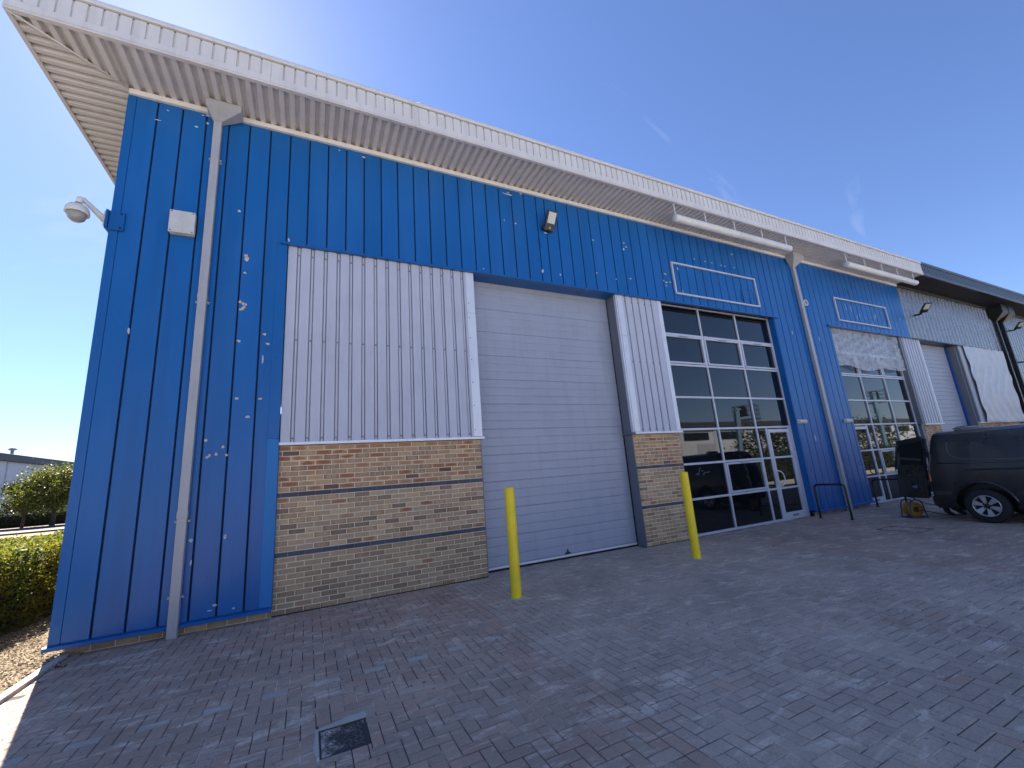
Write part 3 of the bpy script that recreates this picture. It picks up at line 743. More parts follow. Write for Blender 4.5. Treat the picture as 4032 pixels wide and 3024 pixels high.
while x < BX1-0.05:                                 # fascia in lengths, each a ribbed sheet with a drip flashing
    b = min(x+(2.3 if q % 2 else 2.9), BX1); q += 1
    ln = [(x, FY)]; r_ = VX+math.ceil((x-VX)/0.1537+0.25)*0.1537
    while r_ < b-0.03:
        if r_ > x+0.03: ln += [(r_-0.014, FY), (r_-0.008, FY+0.022), (r_+0.008, FY+0.022), (r_+0.014, FY)]
        r_ += 0.1537
    ln.append((b-0.003, FY))
    MB().strip(ln, lambda u, v, w_: (u, v, w_), SZ+0.11, 8.225).build('fascia_sheet', 'eaves_white', bld)
    MB().prism([(FY-0.012, SZ+0.024), (FY-0.014, SZ+0.125), (FY-0.002, SZ+0.14), (FY+0.03, SZ+0.14), (FY+0.03, SZ+0.024)], lambda u, v, w_: (w_, u, v), x, b-0.003).build('drip_flashing', 'eaves_white', bld, fix=True)
    MB().prism([(FY-0.03, 8.236), (FY-0.036, 8.25), (FY-0.036, 8.29), (FY-0.02, 8.318), (FY+0.02, 8.33), (FY+0.22, 8.33), (FY+0.22, 8.236)], lambda u, v, w_: (w_, u, v), x-0.0, b-0.002).build('gutter', 'eaves_white', bld, fix=True)
    x = b
MB().box(VX, VX+0.02, FY+0.02, 30, SZ+0.024, 8.32).build('verge_fascia', 'eaves_white', bld)
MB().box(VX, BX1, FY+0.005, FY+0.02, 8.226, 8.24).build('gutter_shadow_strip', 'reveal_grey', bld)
MB().add([(VX, FY+0.2, 8.325), (BX1, FY+0.2, 8.325), (BX1, 14.5, 9.15), (VX, 14.5, 9.15), (BX1, 30, 8.3), (VX, 30, 8.3)], [(0,1,2,3), (3,2,4,5)]).build('roof', 'roof_metal', bld)

# flaked paint and filled fixing holes
CHIP = [0]
def chip(x, z, rx, rz, mat, n=9):
    m = MB(); pts = []; CHIP[0] += 1; yo = CY-0.0035-0.00018*(CHIP[0] % 25)
    for k in range(n):
        t = 2*math.pi*k/n; r = random.uniform(0.62, 1.15); pts.append((x+rx*r*math.cos(t), yo, z+rz*r*math.sin(t)))
    bb = [(a, CY+0.004, c) for a, b_, c in pts]
    m.add(pts+bb, [tuple(range(n))]+[(i, i+n, (i+1) % n+n, (i+1) % n) for i in range(n)])
    return m.build('paint_chip', mat, wall)
for x, z in ((-0.70,6.061), (-0.567,5.012), (-0.584,3.901), (-0.413,2.757), (-0.211,3.883), (-0.258,4.034), (-0.564,3.029), (-0.268,3.028), (-0.586,4.405),
             (4.271,6.907), (6.30,6.91), (7.23,7.006), (7.29,6.916), (7.285,6.065), (8.60,6.166), (9.66,6.995), (10.07,6.987), (10.33,6.984), (10.71,6.976), (11.26,6.992), (6.285,6.062), (10.86,6.97)):
    chip(x, z, 0.028, 0.021, 'filler')
for cx, cz, sp in ((-0.55,5.268,0.035), (-0.555,4.50,0.05), (-0.751,2.381,0.085), (8.46,6.22,0.09)):
    for k in range(6): chip(cx+random.gauss(0, sp*.75), cz+random.gauss(0, sp), 0.022, 0.024, 'filler', 7)
for x, z, rx, rz in ((-1.855,3.952,.012,.05), (-0.962,1.129,.03,.03), (-0.942,0.857,.01,.04), (-0.647,0.287,.03,.016), (-0.70,0.235,.03,.01), (-0.441,0.215,.018,.01), (-0.266,3.634,.012,.085), (-0.587,1.134,.02,.035),
                     (4.83,5.885,.028,.05), (11.28,7.418,.05,.03), (5.27,5.87,.02,.03), (5.0,6.834,.05,.02), (6.84,5.988,.02,.02), (7.2,6.834,.03,.03), (0.01,5.69,.014,.045), (4.0,6.93,.015,.02), (8.95,6.6,.02,.05), (9.0,5.95,.015,.06), (13.3,2.05,.03,.10), (13.35,5.2,.02,.07), (14.7,5.1,.02,.09), (20.4,6.35,.03,.08), (-1.0,6.85,.03,.02), (3.45,5.72,.02,.012)):
    chip(x, z, rx, rz, 'bare_white')
for k in range(16):                                # flaking just below the eaves
    x = random.choice([random.uniform(-1.9, -0.8), random.uniform(0.5, 2.2), random.uniform(3.9, 4.9), random.uniform(-1.6, -0.7)])
    chip(x, random.uniform(7.35, 7.69) if x < -0.5 else random.uniform(7.58, 7.69), random.uniform(.012, .06), random.uniform(.006, .02), 'bare_white', 8)
for k in range(10): chip(random.uniform(16.4, 19.3), random.uniform(5.95, 6.45), .012, random.uniform(.04, .15), 'bare_white')
for k in range(7): chip(random.uniform(11.1, 11.9), random.uniform(5.95, 6.6), .008, random.uniform(.04, .15), 'groove')

# ------------------------------------------------------------------ the silver unit next door
sv = thing('warehouse', 'silver ribbed warehouse unit with black eaves beyond the blue units, behind the black van', 'warehouse', (BX1, 0, 0))
def SX(x): return x-BX1
def trap_line(x0, x1, pitch, yo, depth):
    pts = []; x = x0
    while x < x1-1e-6:
        pts += [(x, yo), (x+pitch*.34, yo), (x+pitch*.48, yo+depth), (x+pitch*.84, yo+depth)]; x += pitch
    return [p for p in pts if p[0] < x1]+[(x1, yo)]
core = MB().box(SX(24.87), SX(29.3), 0.05, 0.3, 2.33, 5.62).box(SX(20.81), SX(29.3), CY+0.06, 0.3, 5.62, 7.8).box(SX(29.3), SX(48), CY+0.06, 0.3, 0, 7.8).box(SX(47.7), SX(48), 0.3, 30, 0, 7.8).box(SX(20.81), SX(47.7), 29.7, 30, 0, 7.8).build('wall', 'dark_fascia', sv)
x = 20.805
while x < 48:
    b = min(x+0.333*3, 48); z0 = 5.655 if x < 29.2 else 0.12
    MB().strip(trap_line(SX(x), SX(b), 0.333, CY, 0.06), lambda u, v, w_: (u, v, w_), z0, 7.76).build('cladding_sheet', 'silver_sheet', core); x = b
MB().prism([(CY-0.05, 5.590), (CY-0.05, 5.628), (CY-0.006, 5.650), (CY+0.06, 5.650), (CY+0.06, 5.60)], lambda u, v, w_: (w_, u, v), SX(BX1+0.003), SX(29.35)).build('lintel_flashing', 'dark_fascia', sv, fix=True)
MB().box(SX(BX1+0.01), SX(48), CY-0.05, CY-0.003, 7.70, 7.79, 0.004).build('eaves_trim', 'van_trim', sv)
x = BX1+0.003
while x < 47:
    b = min(x+1.5, 48)
    ln = [(p[0], SZ+(p[1]-CY)) for p in trap_line(SX(x), SX(b-0.002), 0.15, CY, 0.02)]
    MB().strip(ln, lambda u, v, w_: (u, w_, v), FY+0.02, CY-0.03).build('soffit_sheet', 'dark_soffit', core)
    ln = []; r_ = x
    ln.append((SX(x), FY)); r_ = x+0.08
    while r_ < b-0.02:
        ln += [(SX(r_)-0.03, FY), (SX(r_)-0.02, FY+0.025), (SX(r_)+0.02, FY+0.025), (SX(r_)+0.03, FY)]; r_ += 0.15
    ln.append((SX(b-0.002), FY))
    MB().strip(ln, lambda u, v, w_: (u, v, w_), SZ+0.06, 8.236).build('fascia_sheet', 'dark_fascia', core); x = b
MB().box(SX(BX1+0.003), SX(48), FY-0.015, FY+0.04, SZ-0.012, SZ+0.075, 0.004).box(SX(BX1+0.003), SX(48), FY-0.03, FY+0.2, 8.238, 8.33, 0.01).build('eaves_edge', 'dark_fascia', sv)
MB().box(SX(BX1+0.003), SX(48), FY+0.03, CY+0.1, SZ+0.03, SZ+0.05).build('soffit', 'dark_soffit', sv)
MB().add([(SX(BX1), FY+0.19, 8.31), (SX(48), FY+0.19, 8.31), (SX(48), 14.5, 9.13), (SX(BX1), 14.5, 9.13), (SX(48), 30, 8.3), (SX(BX1), 30, 8.3)], [(0,1,2,3), (3,2,4,5)]).build('roof', 'dark_fascia', sv)
# piers, door, foil sheet
bk2 = []
bricks_keep = bricks; bricks = []
lay('C', 20.12, 21.40, 20.12, 31); lay('D', 24.85, 29.25, 24.85, 31)
p3 = MB().box(SX(20.124), SX(21.396), 0.0055, 0.30, -0.05, 2.325).box(SX(24.854), SX(29.246), 0.0055, 0.30, -0.05, 2.325).build('brick_wall', 'mortar', sv)
bricks.sort(key=lambda b: (0 if b[0] == 'C' and b[2] > 1.2 else 1, -b[2], b[1]))
for b in bricks[:240]:
    me = block_mesh('brick', 'brick_obj', round(b[4], 3), b[5], 0.05, 0.003, 0.003, True)
    o = obj('brick', me, p3, (SX(b[1]), -b[3], b[2])); o.color = b[6]
rest = [(SX(b[1]),)+b[2:] for b in bricks[240:]]
stuff(obj('brick', block_join('brick', 'brick_attr', rest, 0.05, 0.003, 0.003, True), p3))
ln = rib_line(SX(20.12), SX(21.47), SX(20.22), 0.2017, -0.052, 0.030, 0.030, 0.002)
MB().strip(ln, lambda u, v, w_: (u, v, w_), 2.375, 5.61).build('cladding_sheet', 'white_sheet', sv)
MB().box(SX(21.40), SX(21.49), -0.06, -0.012, 2.384, 5.60, 0.002).build('edge_flashing', 'bright_flashing', sv)
for x0, x1 in ((20.06, 21.55), (24.70, 29.35)):
    MB().prism([(-0.075, 2.335), (-0.075, 2.375), (-0.02, 2.382), (0.05, 2.382), (0.05, 2.335)], lambda u, v, w_: (w_, u, v), SX(x0), SX(x1)).build('sill_flashing', 'bright_flashing', sv, fix=True)
MB().box(SX(19.955), SX(20.115), -0.04, 0.14, 2.384, 5.60).box(SX(19.955), SX(20.115), 0.01, 0.14, 0, 2.33).build('window_reveal', 'reveal_grey', sv)
d2 = MB().box(SX(21.41), SX(24.80), DY+0.04, DY+0.09, 0, 5.62).build('sectional_door', 'reveal_grey', sv)
z = 0.03
while z < 5.6:
    z1 = min(z+DP/3, 5.61)
    MB().strip([(DY+.008, z), (DY, z+.012), (DY, z1-.014), (DY+.008, z1-0.001)], lambda u, v, w_: (w_, u, v), SX(24.56), SX(21.41)).box(SX(21.42), SX(24.55), DY+0.01, DY+0.03, z+.004, z1-.004).build('door_panel', 'door_panel', d2); z = z1
MB().box(SX(24.56), SX(24.64), DY-0.06, DY+0.03, 0, 5.58).build('protective_film', 'blue_strip', d2)
MB().box(SX(24.66), SX(24.85), 0.0, DY-0.02, 0, 5.60).box(SX(24.78), SX(24.86), -0.05, -0.002, 2.384, 5.60).build('door_reveal', 'reveal_grey', sv)
m = MB(); ln = []
for i in range(20): ln += [(SX(24.86+i*0.06), -0.06+0.03*(i % 2)), (SX(24.89+i*0.06), -0.06+0.03*(i % 2))]
m.strip(ln, lambda u, v, w_: (u, v, w_), 2.384, 5.60).build('cladding_sheet', 'white_sheet', sv)
def crinkle(name, x0, x1, z0, z1, y, mat, parent, nx, nz, amp, hem, label=None, cat=None, seed=3):
    rnd = random.Random(seed); V = []; F = []
    ph = [(rnd.uniform(0, 6.28), rnd.uniform(2, 9), rnd.uniform(-6, 6), rnd.uniform(.3, 1)) for _ in range(9)]
    for j in range(nz+1):
        for i in range(nx+1):
            u, v = i/nx, j/nz; x = x0+(x1-x0)*u; z = z0+(z1-z0)*v
            if j == 0: z += hem*math.sin(u*9+1)*math.sin(u*4)
            d = sum(a*math.sin(p+u*(x1-x0)*f+v*(z1-z0)*g) for p, f, g, a in ph)/4
            d2_ = abs(math.sin(u*17+3*math.sin(v*5)))**3
            V.append((x, y-amp*(0.6+d*.5+d2_*.6)*(0.35+0.65*(1-v*.6)), z))
    for j in range(nz):
        for i in range(nx): a = j*(nx+1)+i; F.append((a, a+1, a+nx+2, a+nx+1))
    m = MB(); m.add(V, F, True); o = m.build(name, mat, parent)
    return o
o = crinkle('foil_sheet', 25.20, 29.30, 2.36, 5.60, -0.10, 'foil', None, 60, 50, 0.07, 0.02, seed=5)
tag(o, 'crinkled silvery protective sheet hung over the wall panel of the silver unit', 'protective sheet')
o = crinkle('polythene_sheet', 15.50, 19.90, 4.30, 5.615, 0.035, 'clear_polythene', None, 70, 30, 0.05, 0.10, seed=8)
tag(o, 'creased clear polythene sheet taped over the top of the second glazed screen', 'plastic sheet')

# black pipes and bracket lights on the silver unit
def square_pipe(name, label, x, w_, dp, mat, joints, top, hop, foot=0.0):
    t = thing(name, label, 'drainpipe', (x, CY, 0), group=None)
    zz = [foot]+joints+[top]
    m = MB()
    for a, b in zip(zz, zz[1:]): m.box(-w_/2, w_/2, -dp-0.012, -0.012, a+0.001, b, 0.006)
    m.build('pipe', mat, t)
    for j in joints: MB().box(-w_/2-0.004, w_/2+0.004, -dp-0.016, -0.010, j-0.045, j+0.045, 0.004).build('collar', mat, t)
    for j in joints+[top-0.6, foot+0.55]:
        MB().box(w_/2, w_/2+0.03, -0.05, -0.003, j-0.10, j-0.07, 0.003).box(-w_/2-0.03, -w_/2, -0.05, -0.003, j-0.10, j-0.07, 0.003).build('bracket', mat, t)
    hw, hd, z0 = hop
    m = MB(); h2 = SZ-0.0-0.012
    m.add([(-w_/2, -dp-.012, top), (w_/2, -dp-.012, top), (w_/2, -.012, top), (-w_/2, -.012, top), (-hw[0], -hd, z0), (hw[1], -hd, z0), (hw[1], -.05, z0), (-hw[0], -.05, z0),
           (-hw[0], -hd, h2), (hw[1], -hd, h2), (hw[1], -.05, h2), (-hw[0], -.05, h2)],
          [(0,1,2,3), (0,4,5,1), (1,5,6,2), (2,6,7,3), (3,7,4,0), (4,8,9,5), (5,9,10,6), (6,10,11,7), (7,11,8,4), (8,11,10,9)])
    m.build('hopper', mat, t, fix=True)
    return t
square_pipe('drainpipe', 'tall square grey drainpipe by the blue corner next to the junction box', -1.06, 0.108, 0.085, 'pipe_grey', [1.464, 4.528], 7.55, ((0.14, 0.33), 0.27, 7.68))
square_pipe('drainpipe', 'square grey drainpipe between the two glazed screens with a hopper under the eaves', 14.06, 0.13, 0.09, 'pipe_grey', [1.284, 4.457], 7.42, ((0.26, 0.26), 0.30, 7.64))
for xx, lab in ((29.62, 'black square drainpipe on the silver cladding just past the foil sheet'), (30.42, 'second black square drainpipe on the silver cladding, farther from the foil sheet')):
    t = square_pipe('drainpipe', lab, xx, 0.14, 0.12, 'black_metal', [1.2, 3.6, 5.5], 7.1, ((0.35, 0.35), 0.5, 7.40))
def floodlight(loc, rx, rz, label, group, arm):
    t = thing('floodlight', label, 'floodlight', loc, rz, group)
    # yoke
    m = MB()
    if arm:
        m.tube([(0, 0, 0), (0.0, -0.25, -0.05), (0, -0.55, 0.02)], 0.035, 8)
        py, pz = -0.55, 0.08
    else:
        m.box(-0.14, 0.14, -0.012, 0, -0.02, 0.02, 0.003); py, pz = -0.155, 0.115
        for s_ in (-1, 1): m.tube([(s_*0.135, -0.006, 0), (s_*0.15, -0.05, 0.02), (s_*0.15, py, pz)], 0.010, 6)
    m.build('bracket', 'black_metal', t)
    M = Matrix.Rotation(rx, 4, 'X'); H = MB().box(-0.13, 0.13, -0.028, 0.028, -0.20, 0.23, 0.012)
    def place(mb):
        mb.v = [tuple(M @ Vector(v)+Vector((0, py-0.02, pz))) for v in mb.v]; return mb
    place(H).build('housing', 'black_metal', t)
    place(MB().box(-0.095, 0.095, -0.034, -0.026, -0.04, 0.195, 0.003)).build('lens', 'lens_milky', t)
    if not arm:
        place(MB().lathe([(0.0001, -0.045), (0.022, -0.042), (0.03, -0.026)], (0, 0, -0.135), 12, 'y')).build('sensor', 'lens_smoke', t)
        m = MB()
        for s_ in (-1, 1):
            for zz in (-0.18, 0.21): m.lathe([(0.0001, -0.032), (0.009, -0.032), (0.009, -0.026)], (s_*0.11, 0, zz), 8, 'y')
        place(m).build('bolts', 'reveal_grey', t)
        m = MB()
        for k in range(7): m.box(-0.11, 0.11, 0.026, 0.05, -0.16+k*0.05, -0.153+k*0.05)
        place(m).build('cooling_fins', 'black_metal', t)
        MB().tube([(0.02, -0.10, -0.03), (0.05, -0.06, -0.09), (0.02, -0.02, -0.06), (0, -0.003, -0.03)], 0.006, 6).build('cable', 'cable_black', t)
    return t
floodlight((5.03, CY, 6.90), R(32), R(4), 'black floodlight with milky lens and sensor on blue cladding above the sectional door', None, False)
floodlight((21.7, CY, 6.62), R(55), R(-35), 'black bracket floodlight on the silver cladding nearest the blue units', 'bracket lights on the silver unit', True)
floodlight((31.3, CY, 6.8), R(55), R(-35), 'black bracket floodlight on the silver cladding beyond the black drainpipes, under the eaves', 'bracket lights on the silver unit', True)
floodlight((31.3, CY, 5.2), R(55), R(-35), 'lower black bracket floodlight on the silver cladding beyond the black drainpipes', 'bracket lights on the silver unit', True)

# sign lighting tubes under the eaves
def sign_tube(x0, x1, label, bxs):
    t = thing('sign_light', label, 'sign light', (x0, -0.86, 7.42), group='white sign lights under the eaves')
    L = x1-x0; prof = [(0.0001, 0.0), (0.075, 0.004), (0.095, 0.03)]
    m = MB(); m.lathe([(0.0001, 0), (0.085, 0.002), (0.095, 0.012), (0.095, L/2-0.012), (0.098, L/2-0.01), (0.098, L/2-0.002)], n=20, axis='x'); m.build('tube', 'white_plastic', t)
    m = MB(); m.lathe([(0.098, L/2+0.002), (0.098, L/2+0.01), (0.095, L/2+0.012), (0.095, L-0.012), (0.085, L-0.002), (0.0001, L)], n=20, axis='x'); m.build('tube', 'white_plastic', t)
    MB().lathe([(0.092, L/2-0.01), (0.092, L/2+0.01)], n=20, axis='x').build('joint_band', 'pipe_grey', t)
    for b in bxs: MB().box(b-x0-0.012, b-x0+0.012, -0.012, 0.012, 0.09, SZ-7.42, 0.003).box(b-x0-0.04, b-x0+0.04, -0.03, 0.03, SZ-7.42-0.012, SZ-7.42-0.001).build('hanger', 'white_plastic', t)
sign_tube(8.20, 12.72, 'long white tube light hung under the eaves over the first glazed screen', [8.25, 9.32, 10.42, 11.55, 12.62])
sign_tube(15.66, 20.2, 'long white tube light hung under the eaves over the second, sheeted glazed screen', [15.72, 16.84, 17.95, 18.99, 20.13])
# empty sign frames
def sign_frame(x0, x1, z0, z1, label):
    t = thing('empty_sign', label, 'empty sign', ((x0+x1)/2, CY, z0), group='empty sign frames on the blue cladding')
    a = (x1-x0)/2; h = z1-z0; s_ = 0.045
    MB().box(-a, a, -0.05, -0.003, 0, s_, 0.004).build('bottom_rail', 'frame_alu', t); MB().box(-a, a, -0.05, -0.003, h-s_, h, 0.004).build('top_rail', 'frame_alu', t)
    for s2 in (-1, 1): MB().box(s2*a, s2*(a-s_), -0.0495, -0.003, s_+.001, h-s_-.001, 0.004).build('side_rail', 'frame_alu', t)
sign_frame(8.70, 12.03, 5.845, 6.745, 'empty pale metal sign frame on blue cladding above the first glazed screen')
sign_frame(16.05, 19.41, 5.84, 6.68, 'empty pale metal sign frame on blue cladding above the sheeted glazed screen')
# bulkhead lights beside the entrances
for x, lab in ((12.80, 'small white bulkhead light on blue cladding beside the first entrance door'), (15.12, 'small white bulkhead light on blue cladding beside the second, sheeted glazed screen')):
    t = thing('bulkhead_light', lab, 'wall light', (x, CY, 2.53), group='bulkhead lights by the entrances')
    MB().box(-0.19, 0.19, -0.04, -0.003, -0.055, 0.055, 0.008).build('base', 'white_plastic', t)
    MB().box(-0.175, 0.175, -0.085, -0.0405, -0.045, 0.045, 0.018).build('diffuser', 'lens_milky', t)
# round vent / sounder beside the second drainpipe
t = thing('alarm_disc', 'small round white ringed disc high beside the second grey drainpipe', 'alarm', (14.40, CY, 6.28))
MB().lathe([(0.0001, -0.02), (0.075, -0.02), (0.078, -0.003)], n=20, axis='y').build('face', 'reveal_grey', t)
MB().lathe([(0.076, -0.003), (0.076, -0.035), (0.10, -0.035), (0.105, -0.003)], n=20, axis='y').build('ring', 'white_plastic', t)
# junction box
t = thing('junction_box', 'square pale grey junction box on blue cladding near the corner security camera', 'junction box', (-1.38, CY, 5.66))
MB().box(-0.150, 0.150, -0.055, -0.003, -0.175, 0.175, 0.006).build('base', 'grey_plastic', t)
MB().box(-0.140, 0.140, -0.078, -0.056, -0.165, 0.165).build('gasket', 'black_rubber', t)
MB().box(-0.155, 0.155, -0.105, -0.079, -0.18, 0.18, 0.006).build('lid', 'grey_plastic', t)
for sx in (-1, 1):
    for sz in (-1, 1): MB().lathe([(0.0001, -0.106), (0.011, -0.108), (0.013, -0.104)], (sx*0.13, 0, sz*0.155), 8, 'y').build('screw', 'reveal_grey', t)
# security camera on the corner
t = thing('security_camera', 'white dome security camera on a gooseneck arm at the corner of the blue wall', 'security camera', (-2.216, CY, 5.56))
t.scale = (1.12, 1.12, 1.12)
MB().box(-0.030, -0.002, -0.05, 0.16, -0.13, 0.13, 0.003).box(0.002, 0.15, -0.030, -0.008, -0.13, 0.13, 0.003).build('corner_plate', 'blue_paint', t)
m = MB()
for zz in (-0.1, 0.1): m.lathe([(0.0001, -0.042), (0.013, -0.042), (0.013, -0.03)], (0.12, 0, zz), 8, 'y')
m.build('bolts', 'black_metal', t)
MB().box(-0.048, -0.031, -0.045, 0.085, -0.10, 0.11, 0.008).build('flange', 'white_plastic', t)
MB().tube([(-0.04, 0.0, 0.0), (-0.08, -0.05, 0.03), (-0.14, -0.13, 0.08), (-0.19, -0.20, 0.118), (-0.205, -0.222, 0.112), (-0.21, -0.23, 0.04)], [0.045, 0.036, 0.03, 0.03, 0.03, 0.034], 12).build('arm', 'white_plastic', t)
dx, dy, dz = -0.21, -0.23, -0.045
MB().lathe([(0.034, 0.07), (0.05, 0.062), (0.082, 0.045), (0.104, 0.01), (0.112, -0.04), (0.112, -0.055), (0.10, -0.058), (0.085, -0.050)], (dx, dy, dz), 24).build('housing', 'white_plastic', t)
MB().lathe([(0.085, -0.05), (0.084, -0.09), (0.072, -0.125), (0.045, -0.15), (0.0001, -0.158)], (dx, dy, dz), 24).build('dome', 'lens_smoke', t)

# bollards
def bollard(x, y, label):
    t = thing('bollard', label, 'bollard', (x, y, 0), group='yellow bollards guarding the sectional door')
    r = 0.072
    MB().lathe([(r, -0.05), (r, 1.47), (r-0.004, 1.478), (r-0.012, 1.482), (0.0001, 1.484)], n=28).build('post', 'yellow_paint', t)
    m = MB(); n_ = 22; rr_ = [r+random.uniform(0.03, 0.10) for _ in range(n_)]
    m.add([((r+.002)*math.cos(k*math.tau/n_), (r+.002)*math.sin(k*math.tau/n_), 0.012) for k in range(n_)]+[(rr_[k]*math.cos(k*math.tau/n_), rr_[k]*math.sin(k*math.tau/n_), 0.0022) for k in range(n_)], [(k, n_+k, n_+(k+1) % n_, (k+1) % n_) for k in range(n_)], True)
    m.build('mortar_collar', 'concrete', t, fix=True)
bollard(3.03, -1.47, 'yellow steel bollard standing before the brick dado edge of the sectional door')
bollard(6.54, -1.45, 'yellow steel bollard standing before the narrow brick pier beside the glazed screen')
# hoop rails
def hoop(x, y0, y1, h, label):
    t = thing('hoop_rail', label, 'hoop barrier', (x, (y0+y1)/2, 0), group='black hoop rails by the second drainpipe')
    a = (y1-y0)/2; r = 0.09; pts = [(0, -a, -0.05), (0, -a, 0.3), (0, -a, h-r)]
    pts += [(0, -a+r-r*math.cos(k*math.pi/10), h-r+r*math.sin(k*math.pi/10)) for k in range(1, 6)]
    pts += [(0, a-r+r*math.sin(k*math.pi/10), h-r+r*math.cos(k*math.pi/10)) for k in range(0, 6)]
    pts += [(0, a, 0.3), (0, a, -0.05)]
    MB().tube(pts, 0.024, 12).build('rail', 'black_metal', t)
    for s_ in (-1, 1): MB().lathe([(0.026, 0.012), (0.05, 0.006), (0.055, 0.001)], (0, s_*a, 0), 12).build('foot_collar', 'cast_iron', t)
hoop(12.30, -1.04, -0.33, 0.84, 'black steel hoop rail beside the first entrance door')
hoop(15.25, -0.95, -0.26, 0.76, 'black steel hoop rail in front of the sheeted second glazed screen')

# ------------------------------------------------------------------ black van, reversed towards the building with a rear door open
VL = Vector((13.80, -3.25, 0))
van = thing('van', 'black panel van parked rear towards the building with one rear door open', 'van', VL)
WP = [(0.27, .90), (0.36, .945), (0.50, .965), (0.80, .985), (1.05, .978), (1.22, .962), (1.40, .930), (1.62, .892), (1.76, .862), (1.83, .825), (1.872, .74), (1.900, .5), (1.915, .2)]
def wz(z):
    for (a, b), (c, d) in zip(WP, WP[1:]):
        if a <= z <= c: return b+(d-b)*(z-a)/(c-a)
    return WP[0][1] if z < WP[0][0] else WP[-1][1]
def rear(z): return 0.79 if z < 0.95 else 0.79-0.20*((z-0.95)/0.9)**1.1
def topz(ly):                 # roof line over the length (forward is -y)
    if ly > -2.35: return 1.915
    if ly > -3.30: return 1.915-(1.915-1.20)*((-2.35-ly)/0.95)**1.25
    return 1.20-0.25*((-3.30-ly)/0.85)**1.5
rings = []
def ring(f, wk):
    R_ = []
    for z, w_ in WP:
        ly = f(z); k = (topz(ly)-0.27)/(1.915-0.27); R_.append((-w_*wk, ly, 0.27+(z-0.27)*k))
    R_ += [(-x, y, z) for x, y, z in R_[::-1]]
    return R_
rings.append(ring(lambda z: rear(z), .955)); rings.append(ring(lambda z: rear(z)-.015, .985)); rings.append(ring(lambda z: rear(z)-.05, 1.0))
for ly in (0.42, 0.2, 0, -.3, -.7, -1.2, -1.8, -2.35, -2.6, -2.85, -3.1, -3.3, -3.5, -3.75, -3.95): rings.append(ring(lambda z, ly=ly: ly, 1.0 if ly > -3.2 else 1-0.12*((-3.2-ly)/.9)**2))
rings.append(ring(lambda z: -4.10, .80))
nv = len(rings[0]); V = [v for r_ in rings for v in r_]; F = []
for i in range(len(rings)-1):
    for k in range(nv): F.append((i*nv+k, i*nv+(k+1) % nv, (i+1)*nv+(k+1) % nv, (i+1)*nv+k))
F.append(tuple(range(nv))[::-1]); F.append(tuple((len(rings)-1)*nv+k for k in range(nv)))
mb = MB(); mb.add(V, F, True); vbody = mb.build('body', 'van_black', van, fix=True)
cuts = []
for ly in (0.0, -2.93):
    c = MB().lathe([(0.0001, -1.2), (0.43, -1.2), (0.43, -.66), (0.0001, -.66)], (0, ly, 0.36), 40, 'x').lathe([(0.0001, .66), (0.43, .66), (0.43, 1.2), (0.0001, 1.2)], (0, ly, 0.36), 40, 'x').build('cutter', 'van_trim', van, fix=True)
    md = vbody.modifiers.new('b', 'BOOLEAN'); md.operation = 'DIFFERENCE'; md.solver = 'EXACT'; md.object = c; cuts.append(c)
bpy.context.view_layer.update()
dg = bpy.context.evaluated_depsgraph_get(); me = bpy.data.meshes.new_from_object(vbody.evaluated_get(dg))
vbody.modifiers.clear(); vbody.data = me
for c in cuts: bpy.data.objects.remove(c, do_unlink=True)
try:
    import bmesh
    bm = bmesh.new(); bm.from_mesh(me)
    for e in bm.edges:
        if len(e.link_faces) == 2 and e.calc_face_angle(0) > 0.6: e.smooth = False
    bm.to_mesh(me); bm.free()
except Exception as ex: print(ex)
